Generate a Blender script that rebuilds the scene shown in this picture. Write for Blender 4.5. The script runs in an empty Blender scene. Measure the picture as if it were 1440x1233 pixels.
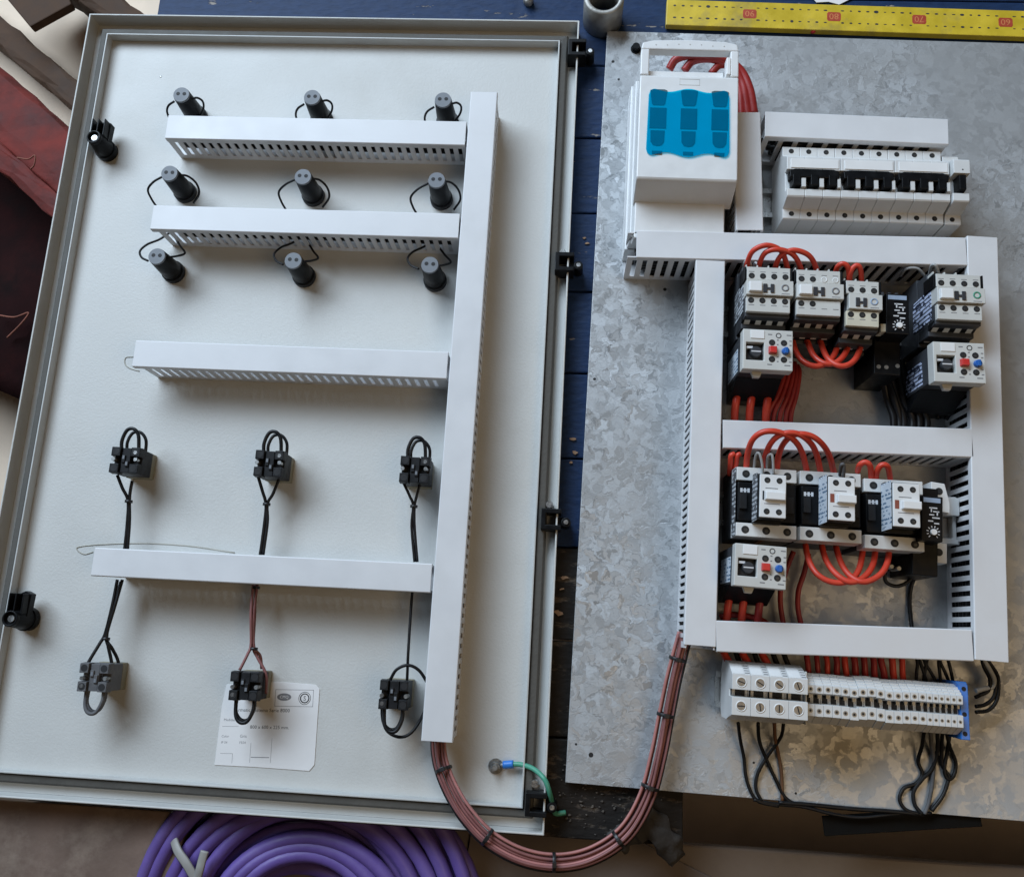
import bpy, math, random
from mathutils import Vector, Matrix

random.seed(7)
S = 0.001                      # everything below is in millimetres
sc = bpy.context.scene
COL = sc.collection

# ------------------------------------------------------------------ camera
cam = bpy.data.cameras.new("camera")
cam.sensor_width = 36.0
cam.lens = 30.495
cam.clip_start = 0.01
cam.clip_end = 60
camo = bpy.data.objects.new("camera", cam)
COL.objects.link(camo)
camo.location = (0.60233, 0.19449, 0.92248)
camo.rotation_euler = (0.216798, 0.048753, 0.054670)
sc.camera = camo

# ------------------------------------------------------------------ light
world = bpy.data.worlds.new("World")
sc.world = world
world.use_nodes = True
bg = world.node_tree.nodes["Background"]
bg.inputs[0].default_value = (1.0, 0.86, 0.72, 1)      # dim warm workshop around the bench
bg.inputs[1].default_value = 0.022


def area(name, loc, target, size, power, color):
    l = bpy.data.lights.new(name, 'AREA')
    l.shape = 'RECTANGLE'
    l.size, l.size_y = size
    l.energy = power
    l.color = color
    o = bpy.data.objects.new(name, l)
    COL.objects.link(o)
    o.location = loc
    d = Vector(target) - Vector(loc)
    o.rotation_euler = d.to_track_quat('-Z', 'Y').to_euler()
    return o


# daylight from the open side of the workshop, up and to the left
area("daylight_opening", (-1.15, 2.6, 2.3), (0.5, 0.45, 0.0), (3.2, 1.5), 196, (0.69, 0.835, 1.0))
# warm light off the workshop's far side, low and to the right
area("warm_bounce", (1.62, -0.1, 1.75), (1.0, 0.2, 0.0), (1.0, 1.0), 6.8, (1.0, 0.72, 0.42))

sc.view_settings.view_transform = 'Standard'
sc.view_settings.look = 'None'
sc.view_settings.exposure = 0.0
sc.view_settings.gamma = 1.0


# ------------------------------------------------------------------ materials
def mat(name, col, rough=0.5, metal=0.0, var=0.08, scale=60, bump=0.05, bscale=900, dirt=None, dirt_amt=0.0,
        coat=0.0, rvar=0.1, spec=None):
    m = bpy.data.materials.new(name)
    m.use_nodes = True
    nt = m.node_tree
    N, L = nt.nodes, nt.links
    p = N["Principled BSDF"]
    p.inputs["Metallic"].default_value = metal
    if spec is not None:
        p.inputs["Specular IOR Level"].default_value = spec
    if coat:
        p.inputs["Coat Weight"].default_value = coat
    tc = N.new("ShaderNodeTexCoord")
    n1 = N.new("ShaderNodeTexNoise")
    n1.inputs["Scale"].default_value = scale
    n1.inputs["Detail"].default_value = 5
    L.new(tc.outputs["Object"], n1.inputs["Vector"])
    r = N.new("ShaderNodeMapRange")
    r.inputs[1].default_value = 0.3
    r.inputs[2].default_value = 0.7
    r.inputs[3].default_value = 1 - var
    r.inputs[4].default_value = 1 + var
    L.new(n1.outputs["Fac"], r.inputs[0])
    mx = N.new("ShaderNodeVectorMath")
    mx.operation = 'SCALE'
    mx.inputs[0].default_value = col[:3]
    L.new(r.outputs[0], mx.inputs["Scale"])
    out = mx.outputs[0]
    if dirt:
        n2 = N.new("ShaderNodeTexNoise")
        n2.inputs["Scale"].default_value = scale * 0.35
        n2.inputs["Detail"].default_value = 8
        n2.inputs["Roughness"].default_value = 0.7
        L.new(tc.outputs["Object"], n2.inputs["Vector"])
        r2 = N.new("ShaderNodeMapRange")
        r2.inputs[1].default_value = 0.52
        r2.inputs[2].default_value = 0.75
        r2.inputs[3].default_value = 0
        r2.inputs[4].default_value = dirt_amt
        L.new(n2.outputs["Fac"], r2.inputs[0])
        mm = N.new("ShaderNodeMix")
        mm.data_type = 'RGBA'
        mm.inputs[7].default_value = (*dirt, 1)
        L.new(r2.outputs[0], mm.inputs[0])
        L.new(out, mm.inputs[6])
        out = mm.outputs[2]
    L.new(out, p.inputs["Base Color"])
    rr = N.new("ShaderNodeMapRange")
    rr.inputs[1].default_value = 0.3
    rr.inputs[2].default_value = 0.7
    rr.inputs[3].default_value = max(0.05, rough - rvar)
    rr.inputs[4].default_value = min(1, rough + rvar)
    L.new(n1.outputs["Fac"], rr.inputs[0])
    L.new(rr.outputs[0], p.inputs["Roughness"])
    if bump:
        n3 = N.new("ShaderNodeTexNoise")
        n3.inputs["Scale"].default_value = bscale
        n3.inputs["Detail"].default_value = 3
        L.new(tc.outputs["Object"], n3.inputs["Vector"])
        b = N.new("ShaderNodeBump")
        b.inputs["Strength"].default_value = bump
        b.inputs["Distance"].default_value = 0.001
        L.new(n3.outputs["Fac"], b.inputs["Height"])
        L.new(b.outputs[0], p.inputs["Normal"])
    return m


def galvanised():
    m = mat("galvanised_steel", (0.5, 0.51, 0.52), 0.42, 0.3, 0.08, 30, 0.0)
    nt = m.node_tree
    N, L = nt.nodes, nt.links
    p = N["Principled BSDF"]
    tc = N.new("ShaderNodeTexCoord")
    # distorted cells read as zinc spangle
    nz = N.new("ShaderNodeTexNoise")
    nz.inputs["Scale"].default_value = 90
    nz.inputs["Detail"].default_value = 3
    L.new(tc.outputs["Object"], nz.inputs["Vector"])
    add = N.new("ShaderNodeVectorMath")
    add.operation = 'MULTIPLY_ADD'
    add.inputs[1].default_value = (0.026, 0.026, 0.0)
    L.new(nz.outputs["Color"], add.inputs[0])
    L.new(tc.outputs["Object"], add.inputs[2])
    v = N.new("ShaderNodeTexVoronoi")
    v.inputs["Scale"].default_value = 130
    L.new(add.outputs[0], v.inputs["Vector"])
    v2 = N.new("ShaderNodeTexVoronoi")
    v2.inputs["Scale"].default_value = 230
    L.new(add.outputs[0], v2.inputs["Vector"])
    sep = N.new("ShaderNodeSeparateColor")
    L.new(v.outputs["Color"], sep.inputs[0])
    sep2 = N.new("ShaderNodeSeparateColor")
    L.new(v2.outputs["Color"], sep2.inputs[0])
    # most flakes are alike, a few are much darker
    rmp = N.new("ShaderNodeValToRGB")
    e = rmp.color_ramp.elements
    e[0].position, e[0].color = 0.0, (0.46, 0.48, 0.495, 1)
    e[1].position, e[1].color = 1.0, (0.52, 0.54, 0.555, 1)
    for pos, c in ((0.5, (0.50, 0.52, 0.535, 1)), (0.67, (0.48, 0.50, 0.515, 1)), (0.71, (0.33, 0.35, 0.365, 1)), (0.80, (0.27, 0.285, 0.30, 1)), (0.83, (0.50, 0.52, 0.535, 1))):
        el = e.new(pos)
        el.color = c
    md = N.new("ShaderNodeMath")
    md.operation = 'MULTIPLY_ADD'
    md.inputs[1].default_value = 0.6
    L.new(sep.outputs[0], md.inputs[0])
    m3 = N.new("ShaderNodeMath")
    m3.operation = 'MULTIPLY'
    m3.inputs[1].default_value = 0.4
    L.new(sep2.outputs[1], m3.inputs[0])
    L.new(m3.outputs[0], md.inputs[2])
    L.new(md.outputs[0], rmp.inputs[0])
    # warm grime patches, and one yellow-brown stain below the terminal row
    n2 = N.new("ShaderNodeTexNoise")
    n2.inputs["Scale"].default_value = 9
    n2.inputs["Detail"].default_value = 8
    L.new(tc.outputs["Object"], n2.inputs["Vector"])
    r2 = N.new("ShaderNodeMapRange")
    r2.inputs[1].default_value = 0.5
    r2.inputs[2].default_value = 0.8
    r2.inputs[4].default_value = 0.4
    L.new(n2.outputs["Fac"], r2.inputs[0])
    mm = N.new("ShaderNodeMix")
    mm.data_type = 'RGBA'
    mm.inputs[7].default_value = (0.37, 0.36, 0.335, 1)
    L.new(r2.outputs[0], mm.inputs[0])
    L.new(rmp.outputs[0], mm.inputs[6])
    sub = N.new("ShaderNodeVectorMath")
    sub.operation = 'DISTANCE'
    sub.inputs[1].default_value = (0.294, 0.078, 0.01)
    dist = N.new("ShaderNodeVectorMath")
    dist.operation = 'MULTIPLY_ADD'
    dist.inputs[1].default_value = (0.05, 0.05, 0)
    L.new(n2.outputs["Color"], dist.inputs[0])
    L.new(tc.outputs["Object"], dist.inputs[2])
    L.new(dist.outputs[0], sub.inputs[0])
    r3 = N.new("ShaderNodeMapRange")
    r3.inputs[1].default_value = 0.012
    r3.inputs[2].default_value = 0.045
    r3.inputs[3].default_value = 0.6
    r3.inputs[4].default_value = 0.0
    L.new(sub.outputs["Value"], r3.inputs[0])
    m4 = N.new("ShaderNodeMix")
    m4.data_type = 'RGBA'
    m4.inputs[7].default_value = (0.2, 0.15, 0.06, 1)
    L.new(r3.outputs[0], m4.inputs[0])
    L.new(mm.outputs[2], m4.inputs[6])
    L.new(m4.outputs[2], p.inputs["Base Color"])
    rr = N.new("ShaderNodeMapRange")
    rr.inputs[3].default_value = 0.34
    rr.inputs[4].default_value = 0.6
    L.new(sep.outputs[1], rr.inputs[0])
    L.new(rr.outputs[0], p.inputs["Roughness"])
    # every flake leans its own way, so each catches the light differently
    geo = N.new("ShaderNodeNewGeometry")
    vm = N.new("ShaderNodeVectorMath")
    vm.operation = 'MULTIPLY_ADD'
    vm.inputs[1].default_value = (0.24, 0.24, 0.0)
    vm.inputs[2].default_value = (-0.12, -0.12, 0.0)
    L.new(v.outputs["Color"], vm.inputs[0])
    # spangle is coarse along the sheet's left edge and in scattered patches, nearly gone elsewhere
    n5 = N.new("ShaderNodeTexNoise")
    n5.inputs["Scale"].default_value = 7
    n5.inputs["Detail"].default_value = 4
    L.new(tc.outputs["Object"], n5.inputs["Vector"])
    sx = N.new("ShaderNodeSeparateXYZ")
    L.new(tc.outputs["Object"], sx.inputs[0])
    rx = N.new("ShaderNodeMapRange")
    rx.inputs[1].default_value = 0.08
    rx.inputs[2].default_value = 0.24
    rx.inputs[3].default_value = 0.16
    rx.inputs[4].default_value = 0.0
    L.new(sx.outputs[0], rx.inputs[0])
    ad = N.new("ShaderNodeMath")
    ad.operation = 'ADD'
    L.new(n5.outputs["Fac"], ad.inputs[0])
    L.new(rx.outputs[0], ad.inputs[1])
    ra = N.new("ShaderNodeMapRange")
    ra.inputs[1].default_value = 0.46
    ra.inputs[2].default_value = 0.74
    ra.inputs[3].default_value = 0.10
    ra.inputs[4].default_value = 0.85
    L.new(ad.outputs[0], ra.inputs[0])
    sca = N.new("ShaderNodeVectorMath")
    sca.operation = 'SCALE'
    L.new(vm.outputs[0], sca.inputs[0])
    L.new(ra.outputs[0], sca.inputs["Scale"])
    # dark flakes fade out where the spangle does
    fade = N.new("ShaderNodeMix")
    fade.data_type = 'RGBA'
    fade.inputs[6].default_value = (0.385, 0.395, 0.40, 1)
    L.new(ra.outputs[0], fade.inputs[0])
    L.new(rmp.outputs[0], fade.inputs[7])
    L.new(fade.outputs[2], mm.inputs[6])
    va = N.new("ShaderNodeVectorMath")
    va.operation = 'ADD'
    L.new(geo.outputs["Normal"], va.inputs[0])
    L.new(sca.outputs[0], va.inputs[1])
    vn = N.new("ShaderNodeVectorMath")
    vn.operation = 'NORMALIZE'
    L.new(va.outputs[0], vn.inputs[0])
    b = N.new("ShaderNodeBump")
    b.inputs["Distance"].default_value = 0.0034
    L.new(ra.outputs[0], b.inputs["Strength"])
    hs = N.new("ShaderNodeMath")
    hs.operation = 'MULTIPLY_ADD'
    hs.inputs[1].default_value = 0.45
    L.new(sep2.outputs[0], hs.inputs[0])
    L.new(sep.outputs[2], hs.inputs[2])
    L.new(hs.outputs[0], b.inputs["Height"])
    L.new(vn.outputs[0], b.inputs["Normal"])
    L.new(b.outputs[0], p.inputs["Normal"])
    return m


def chipped(name, paint, wood, lo, hi, rough=0.45):
    """old paint with chips through to bare wood and pale scratches"""
    m = bpy.data.materials.new(name)
    m.use_nodes = True
    nt = m.node_tree
    N, L = nt.nodes, nt.links
    p = N["Principled BSDF"]
    tc = N.new("ShaderNodeTexCoord")
    mp = N.new("ShaderNodeMapping")
    mp.inputs["Scale"].default_value = (1.0, 2.6, 1)
    L.new(tc.outputs["Object"], mp.inputs[0])
    n1 = N.new("ShaderNodeTexNoise")
    n1.inputs["Scale"].default_value = 26
    n1.inputs["Detail"].default_value = 9
    n1.inputs["Roughness"].default_value = 0.62
    L.new(mp.outputs[0], n1.inputs["Vector"])
    r = N.new("ShaderNodeMapRange")
    r.inputs[1].default_value = lo
    r.inputs[2].default_value = hi
    L.new(n1.outputs["Fac"], r.inputs[0])
    n2 = N.new("ShaderNodeTexNoise")
    n2.inputs["Scale"].default_value = 70
    n2.inputs["Detail"].default_value = 6
    L.new(mp.outputs[0], n2.inputs["Vector"])
    c1 = N.new("ShaderNodeMix")
    c1.data_type = 'RGBA'
    c1.inputs[6].default_value = (*[x * 0.6 for x in paint], 1)
    c1.inputs[7].default_value = (*[min(1, x * 1.45) for x in paint], 1)
    L.new(n2.outputs["Fac"], c1.inputs[0])
    c2 = N.new("ShaderNodeMix")
    c2.data_type = 'RGBA'
    c2.inputs[6].default_value = (*[x * 0.5 for x in wood], 1)
    c2.inputs[7].default_value = (*wood, 1)
    L.new(n2.outputs["Fac"], c2.inputs[0])
    c3 = N.new("ShaderNodeMix")
    c3.data_type = 'RGBA'
    L.new(r.outputs[0], c3.inputs[0])
    L.new(c1.outputs[2], c3.inputs[6])
    L.new(c2.outputs[2], c3.inputs[7])
    L.new(c3.outputs[2], p.inputs["Base Color"])
    p.inputs["Specular IOR Level"].default_value = 0.2
    rr = N.new("ShaderNodeMapRange")
    rr.inputs[3].default_value = rough
    rr.inputs[4].default_value = 0.85
    L.new(r.outputs[0], rr.inputs[0])
    L.new(rr.outputs[0], p.inputs["Roughness"])
    b = N.new("ShaderNodeBump")
    b.inputs["Strength"].default_value = 0.5
    b.inputs["Distance"].default_value = 0.002
    sm = N.new("ShaderNodeMath")
    sm.operation = 'SUBTRACT'
    L.new(n2.outputs["Fac"], sm.inputs[0])
    L.new(r.outputs[0], sm.inputs[1])
    L.new(sm.outputs[0], b.inputs["Height"])
    L.new(b.outputs[0], p.inputs["Normal"])
    return m


def printed(name, ground, ink, sx, sy, thresh=0.5, gap=0.45):
    """small print too fine to read: broken lines of ink on a label"""
    m = bpy.data.materials.new(name)
    m.use_nodes = True
    nt = m.node_tree
    N, L = nt.nodes, nt.links
    p = N["Principled BSDF"]
    p.inputs["Roughness"].default_value = 0.5
    tc = N.new("ShaderNodeTexCoord")
    mp = N.new("ShaderNodeMapping")
    mp.inputs["Scale"].default_value = (sx, sy, sx)
    L.new(tc.outputs["Object"], mp.inputs[0])
    n = N.new("ShaderNodeTexNoise")
    n.inputs["Scale"].default_value = 1.0
    n.inputs["Detail"].default_value = 2
    L.new(mp.outputs[0], n.inputs["Vector"])
    sep = N.new("ShaderNodeSeparateXYZ")
    L.new(mp.outputs[0], sep.inputs[0])
    fr = N.new("ShaderNodeMath")
    fr.operation = 'FRACT'
    L.new(sep.outputs[1], fr.inputs[0])
    g1 = N.new("ShaderNodeMath")
    g1.operation = 'GREATER_THAN'
    g1.inputs[1].default_value = gap
    L.new(fr.outputs[0], g1.inputs[0])
    g2 = N.new("ShaderNodeMath")
    g2.operation = 'GREATER_THAN'
    g2.inputs[1].default_value = thresh
    L.new(n.outputs["Fac"], g2.inputs[0])
    mu = N.new("ShaderNodeMath")
    mu.operation = 'MULTIPLY'
    L.new(g1.outputs[0], mu.inputs[0])
    L.new(g2.outputs[0], mu.inputs[1])
    mx = N.new("ShaderNodeMix")
    mx.data_type = 'RGBA'
    mx.inputs[6].default_value = (*ground, 1)
    mx.inputs[7].default_value = (*ink, 1)
    L.new(mu.outputs[0], mx.inputs[0])
    L.new(mx.outputs[2], p.inputs["Base Color"])
    return m


def tinted_clear(name, col):
    m = bpy.data.materials.new(name)
    m.use_nodes = True
    nt = m.node_tree
    N, L = nt.nodes, nt.links
    p = N["Principled BSDF"]
    p.inputs["Base Color"].default_value = (*col, 1)
    p.inputs["Roughness"].default_value = 0.18
    t = N.new("ShaderNodeBsdfTransparent")
    t.inputs[0].default_value = (0.10, 0.86, 1.0, 1)
    mix = N.new("ShaderNodeMixShader")
    mix.inputs[0].default_value = 0.86
    L.new(p.outputs[0], mix.inputs[1])
    L.new(t.outputs[0], mix.inputs[2])
    L.new(mix.outputs[0], N["Material Output"].inputs["Surface"])
    return m


M = {}
M['enamel'] = mat("grey_enamel", (0.575, 0.575, 0.55), 0.55, 0, 0.035, 11, 0.28, 480, (0.40, 0.38, 0.33), 0.32)
M['gasket'] = mat("foam_gasket", (0.085, 0.08, 0.07), 0.75, 0, 0.12, 50, 0.4, 300)
M['pvc'] = mat("grey_pvc", (0.69, 0.695, 0.705), 0.45, 0, 0.03, 30, 0.05, 500, (0.5, 0.47, 0.42), 0.12)
M['galv'] = galvanised()
M['black'] = mat("black_plastic", (0.006, 0.0065, 0.0075), 0.42, 0, 0.15, 120, 0.08, 1500, spec=.16)
M['blackm'] = mat("matt_black_plastic", (0.014, 0.0145, 0.016), 0.5, 0, 0.15, 120, 0.1, 1500, (0.10, 0.09, 0.08), 0.08, spec=.2)
M['dusty'] = mat("dusty_grey_plastic", (0.10, 0.10, 0.105), 0.7, 0, 0.2, 150, 0.1, 1200, (0.25, 0.23, 0.2), 0.4)
M['capgrey'] = mat("lamp_cap_grey", (0.19, 0.205, 0.225), 0.5, 0, 0.05, 100, 0.03, spec=.3)
M['dark'] = mat("dark_grey_case", (0.045, 0.048, 0.054), 0.5, 0, 0.1, 100, 0.08, 1200, (0.16, 0.145, 0.12), 0.15, spec=.25)
M['case'] = mat("light_grey_case", (0.58, 0.58, 0.55), 0.45, 0, 0.04, 60, 0.05, 900, (0.45, 0.4, 0.32), 0.12)
M['case2'] = mat("pale_case", (0.66, 0.665, 0.655), 0.42, 0, 0.03, 60, 0.05, 900)
M['white'] = mat("white_plastic", (0.74, 0.745, 0.74), 0.38, 0, 0.03, 60, 0.04, 900, (0.55, 0.5, 0.42), 0.1)
M['tab'] = mat("white_tab", (0.8, 0.8, 0.79), 0.35, 0, 0.02, 60, 0.02)
M['ivory'] = mat("yellowed_plastic", (0.21, 0.18, 0.11), 0.5, 0, 0.08, 80, 0.05)
M['brass'] = mat("brass_clamp", (0.6, 0.42, 0.18), 0.35, 0.9, 0.1, 300, 0.1, 1500)
M['steel'] = mat("zinc_screw", (0.55, 0.55, 0.54), 0.32, 0.9, 0.1, 300, 0.1, 1500)
M['dimsteel'] = mat("dull_screw", (0.3, 0.3, 0.29), 0.45, 0.8, 0.15, 300, 0.15, 1500)
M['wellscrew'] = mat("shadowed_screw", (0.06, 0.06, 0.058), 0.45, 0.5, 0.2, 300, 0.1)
M['hole'] = mat("dark_recess", (0.012, 0.012, 0.013), 0.7, 0, 0.1, 200, 0.0)
M['red'] = mat("red_insulation", (0.62, 0.055, 0.028), 0.42, 0, 0.08, 60, 0.05)
M['redb'] = mat("dark_red_insulation", (0.33, 0.025, 0.022), 0.45, 0, 0.1, 60, 0.05)
M['redbtn'] = mat("red_button", (0.6, 0.04, 0.035), 0.35, 0, 0.03, 60, 0)
M['bluebtn'] = mat("blue_button", (0.02, 0.12, 0.42), 0.35, 0, 0.03, 60, 0)
M['bluestop'] = mat("blue_plastic", (0.03, 0.19, 0.62), 0.4, 0, 0.05, 60, 0.05)
M['pink'] = mat("pink_wire", (0.40, 0.165, 0.15), 0.5, 0, 0.12, 70, 0.05)
M['pinkd'] = mat("brown_pink_wire", (0.22, 0.085, 0.08), 0.5, 0, 0.12, 70, 0.05)
M['wire'] = mat("black_wire", (0.008, 0.008, 0.009), 0.45, 0, 0.2, 80, 0.05, spec=.3)
M['wireg'] = mat("grey_wire", (0.42, 0.43, 0.43), 0.45, 0, 0.1, 80, 0.05)
M['brownw'] = mat("brown_wire", (0.14, 0.065, 0.03), 0.45, 0, 0.1, 80, 0.05)
M['green'] = mat("green_wire", (0.07, 0.3, 0.2), 0.4, 0, 0.12, 60, 0.05)
M['tie'] = mat("black_tie", (0.015, 0.015, 0.016), 0.4, 0, 0.1, 100, 0)
M['purple'] = mat("purple_sheath", (0.125, 0.078, 0.30), 0.5, 0, 0.10, 40, 0.12, 400, (0.3, 0.25, 0.35), 0.15)
M['greytie'] = mat("grey_band", (0.3, 0.29, 0.27), 0.5, 0, 0.1, 60, 0.05)
M['paper'] = mat("paper_label", (0.78, 0.77, 0.76), 0.6, 0, 0.03, 30, 0.12, 120)
M['ink'] = mat("black_ink", (0.03, 0.03, 0.035), 0.6, 0, 0.05, 100, 0)
M['inkg'] = mat("grey_ink", (0.2, 0.2, 0.21), 0.6, 0, 0.05, 100, 0)
M['inkw'] = mat("white_ink", (0.62, 0.63, 0.65), 0.5, 0, 0.05, 100, 0)
M['inkb'] = mat("blue_grey_ink", (0.3, 0.38, 0.5), 0.5, 0, 0.05, 100, 0)
M['yellow'] = mat("yellow_rule_paint", (0.62, 0.45, 0.03), 0.45, 0, 0.14, 50, 0.1, 400, (0.28, 0.22, 0.1), 0.85)
M['rulered'] = mat("red_numeral_box", (0.42, 0.06, 0.03), 0.5, 0, 0.1, 200, 0)
M['ruleorange'] = mat("worn_orange_numeral", (0.62, 0.22, 0.08), 0.5, 0, 0.1, 200, 0)
M['pipe'] = mat("cast_grey_metal", (0.38, 0.37, 0.34), 0.5, 0.5, 0.2, 70, 0.3, 300, (0.25, 0.2, 0.14), 0.4)
M['floor'] = mat("sandy_floor", (0.74, 0.59, 0.45), 0.8, 0, 0.10, 12, 0.3, 150, (0.45, 0.36, 0.28), 0.35)
M['redwood'] = mat("red_painted_wood", (0.15, 0.026, 0.02), 0.7, 0, 0.4, 22, 1.0, 70, (0.04, 0.014, 0.012), 0.9, spec=.2)
M['brownwood'] = mat("dark_brown_wood", (0.075, 0.044, 0.028), 0.75, 0, 0.25, 25, 0.4, 150, (0.09, 0.06, 0.045), 0.35, spec=.2)
M['ply'] = mat("scuffed_brown_board", (0.17, 0.118, 0.092), 0.6, 0, 0.28, 14, 0.6, 90, (0.42, 0.34, 0.27), 0.8)
M['card'] = mat("grey_brown_card", (0.17, 0.135, 0.115), 0.7, 0, 0.15, 18, 0.3, 150)
M['rag'] = mat("dark_rag", (0.05, 0.046, 0.043), 0.9, 0, 0.3, 60, 0.6, 200)
M['rubber'] = mat("black_rubber", (0.006, 0.0055, 0.005), 0.7, 0, 0.2, 80, 0.1, spec=.1)
M['glue'] = mat("old_glue", (0.42, 0.40, 0.34), 0.4, 0, 0.15, 90, 0.1)
M['bench'] = chipped("blue_bench_paint", (0.013, 0.032, 0.085), (0.42, 0.38, 0.34), 0.635, 0.68, 0.56)
M['bench2'] = chipped("grimy_bench_wood", (0.018, 0.015, 0.013), (0.15, 0.115, 0.085), 0.55, 0.64, 0.65)
M['blue'] = tinted_clear("blue_clear_plastic", (0.0, 0.42, 0.70))
M['fuse'] = mat("dark_fuse_body", (0.06, 0.10, 0.115), 0.5, 0, 0.1, 100, 0.05)
M['label_w'] = printed("white_side_label", (0.62, 0.68, 0.74), (0.12, 0.2, 0.3), 160, 260, 0.52, 0.5)
M['label_g'] = printed("grey_side_label", (0.10, 0.105, 0.115), (0.52, 0.55, 0.58), 150, 230, 0.47, 0.4)
M['label_k'] = printed("black_side_label", (0.02, 0.025, 0.045), (0.50, 0.56, 0.72), 160, 230, 0.46, 0.35)


# ------------------------------------------------------------------ mesh helpers
class MB:
    def __init__(self):
        self.v, self.f, self.s = [], [], []
        self.T = None

    def _add(self, vs, fs, smooth=False):
        b = len(self.v)
        for p in vs:
            p = Vector(p)
            if self.T is not None:
                p = self.T @ p
            self.v.append(p)
        for f in fs:
            self.f.append([b + i for i in f])
            self.s.append(smooth)
        return self

    def box(self, x0, x1, y0, y1, z0, z1, top=None):
        """axis box; top = inset of the upper face"""
        t = top or 0
        vs = [(x0, y0, z0), (x1, y0, z0), (x1, y1, z0), (x0, y1, z0),
              (x0 + t, y0 + t, z1), (x1 - t, y0 + t, z1), (x1 - t, y1 - t, z1), (x0 + t, y1 - t, z1)]
        return self._add(vs, [(3, 2, 1, 0), (4, 5, 6, 7), (0, 1, 5, 4), (1, 2, 6, 5), (2, 3, 7, 6), (3, 0, 4, 7)])

    def cyl(self, x, y, z0, z1, r, r1=None, n=20):
        r1 = r if r1 is None else r1
        vs = [(x + r * math.cos(2 * math.pi * i / n), y + r * math.sin(2 * math.pi * i / n), z0) for i in range(n)]
        vs += [(x + r1 * math.cos(2 * math.pi * i / n), y + r1 * math.sin(2 * math.pi * i / n), z1) for i in range(n)]
        self._add(vs, [(i, (i + 1) % n, n + (i + 1) % n, n + i) for i in range(n)], True)
        b = len(self.v) - 2 * n
        self.f.append([b + i for i in range(n)][::-1]); self.s.append(False)
        self.f.append([b + n + i for i in range(n)]); self.s.append(False)
        return self

    def lathe(self, prof, n=24, x=0, y=0):
        """prof: closed list of (r, z) turned about the z axis"""
        k = len(prof)
        vs = [(x + r * math.cos(2 * math.pi * i / n), y + r * math.sin(2 * math.pi * i / n), z) for i in range(n) for r, z in prof]
        fs = [(i * k + j, ((i + 1) % n) * k + j, ((i + 1) % n) * k + (j + 1) % k, i * k + (j + 1) % k) for i in range(n) for j in range(k)]
        return self._add(vs, fs, True)

    def prism(self, poly, z0, z1):
        """poly (x, y) counter-clockwise, extruded in z"""
        n = len(poly)
        vs = [(x, y, z0) for x, y in poly] + [(x, y, z1) for x, y in poly]
        return self._add(vs, [tuple(range(n))[::-1], tuple(range(n, 2 * n))] + [(i, (i + 1) % n, n + (i + 1) % n, n + i) for i in range(n)])

    def prism_x(self, poly, x0, x1):
        """poly (y, z) counter-clockwise seen from +x, extruded in x"""
        n = len(poly)
        vs = [(x0, y, z) for y, z in poly] + [(x1, y, z) for y, z in poly]
        return self._add(vs, [tuple(range(n))[::-1], tuple(range(n, 2 * n))] + [(i, (i + 1) % n, n + (i + 1) % n, n + i) for i in range(n)])

    def grid(self, us, ws, mask, d0, d1, plane='xz'):
        """one connected slab with holes: cells of us x ws where mask(i, j) is true, thickness d0..d1 across the plane"""
        vid, vs, fs = {}, [], []

        def vert(i, j, k):
            key = (i, j, k)
            if key not in vid:
                vid[key] = len(vs)
                u, w, d = us[i], ws[j], (d0, d1)[k]
                vs.append((u, d, w) if plane == 'xz' else ((d, u, w) if plane == 'yz' else (u, w, d)))
            return vid[key]
        nu, nw = len(us) - 1, len(ws) - 1
        on = lambda i, j: 0 <= i < nu and 0 <= j < nw and mask(i, j)
        for i in range(nu):
            for j in range(nw):
                if not on(i, j):
                    continue
                fs.append((vert(i, j, 0), vert(i + 1, j, 0), vert(i + 1, j + 1, 0), vert(i, j + 1, 0)))
                fs.append((vert(i, j, 1), vert(i, j + 1, 1), vert(i + 1, j + 1, 1), vert(i + 1, j, 1)))
                for di, dj, a, b in ((-1, 0, (i, j), (i, j + 1)), (1, 0, (i + 1, j + 1), (i + 1, j)), (0, -1, (i + 1, j), (i, j)), (0, 1, (i, j + 1), (i + 1, j + 1))):
                    if not on(i + di, j + dj):
                        fs.append((vert(*a, 0), vert(*b, 0), vert(*b, 1), vert(*a, 1)))
        return self._add(vs, fs)

    def tube(self, pts, r, n=10, sub=8, closed=False, flat=1.0):
        P = smooth_path(pts, sub, closed) if sub > 1 else [Vector(p) for p in pts]
        m = len(P)
        ref = Vector((0, 0, 1))
        vs = []
        prev = None
        for i in range(m):
            if closed:
                t = (P[(i + 1) % m] - P[i - 1])
            else:
                t = P[min(i + 1, m - 1)] - P[max(i - 1, 0)]
            t.normalize()
            if prev is None:
                a = ref if abs(t.dot(ref)) < 0.9 else Vector((1, 0, 0))
                u = (a - t * a.dot(t)).normalized()
            else:
                u = (prev - t * prev.dot(t)).normalized()
            prev = u
            w = t.cross(u)
            for k in range(n):
                an = 2 * math.pi * k / n
                vs.append(P[i] + u * (r * flat * math.cos(an)) + w * (r * math.sin(an)))
        fs = []
        for i in range(m if closed else m - 1):
            for k in range(n):
                a, b = i * n + k, i * n + (k + 1) % n
                c, d = ((i + 1) % m) * n + (k + 1) % n, ((i + 1) % m) * n + k
                fs.append((a, b, c, d))
        self._add(vs, fs, True)
        if not closed:
            b = len(self.v) - m * n
            self.f.append([b + k for k in range(n)][::-1]); self.s.append(False)
            self.f.append([b + (m - 1) * n + k for k in range(n)]); self.s.append(False)
        return self

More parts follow.
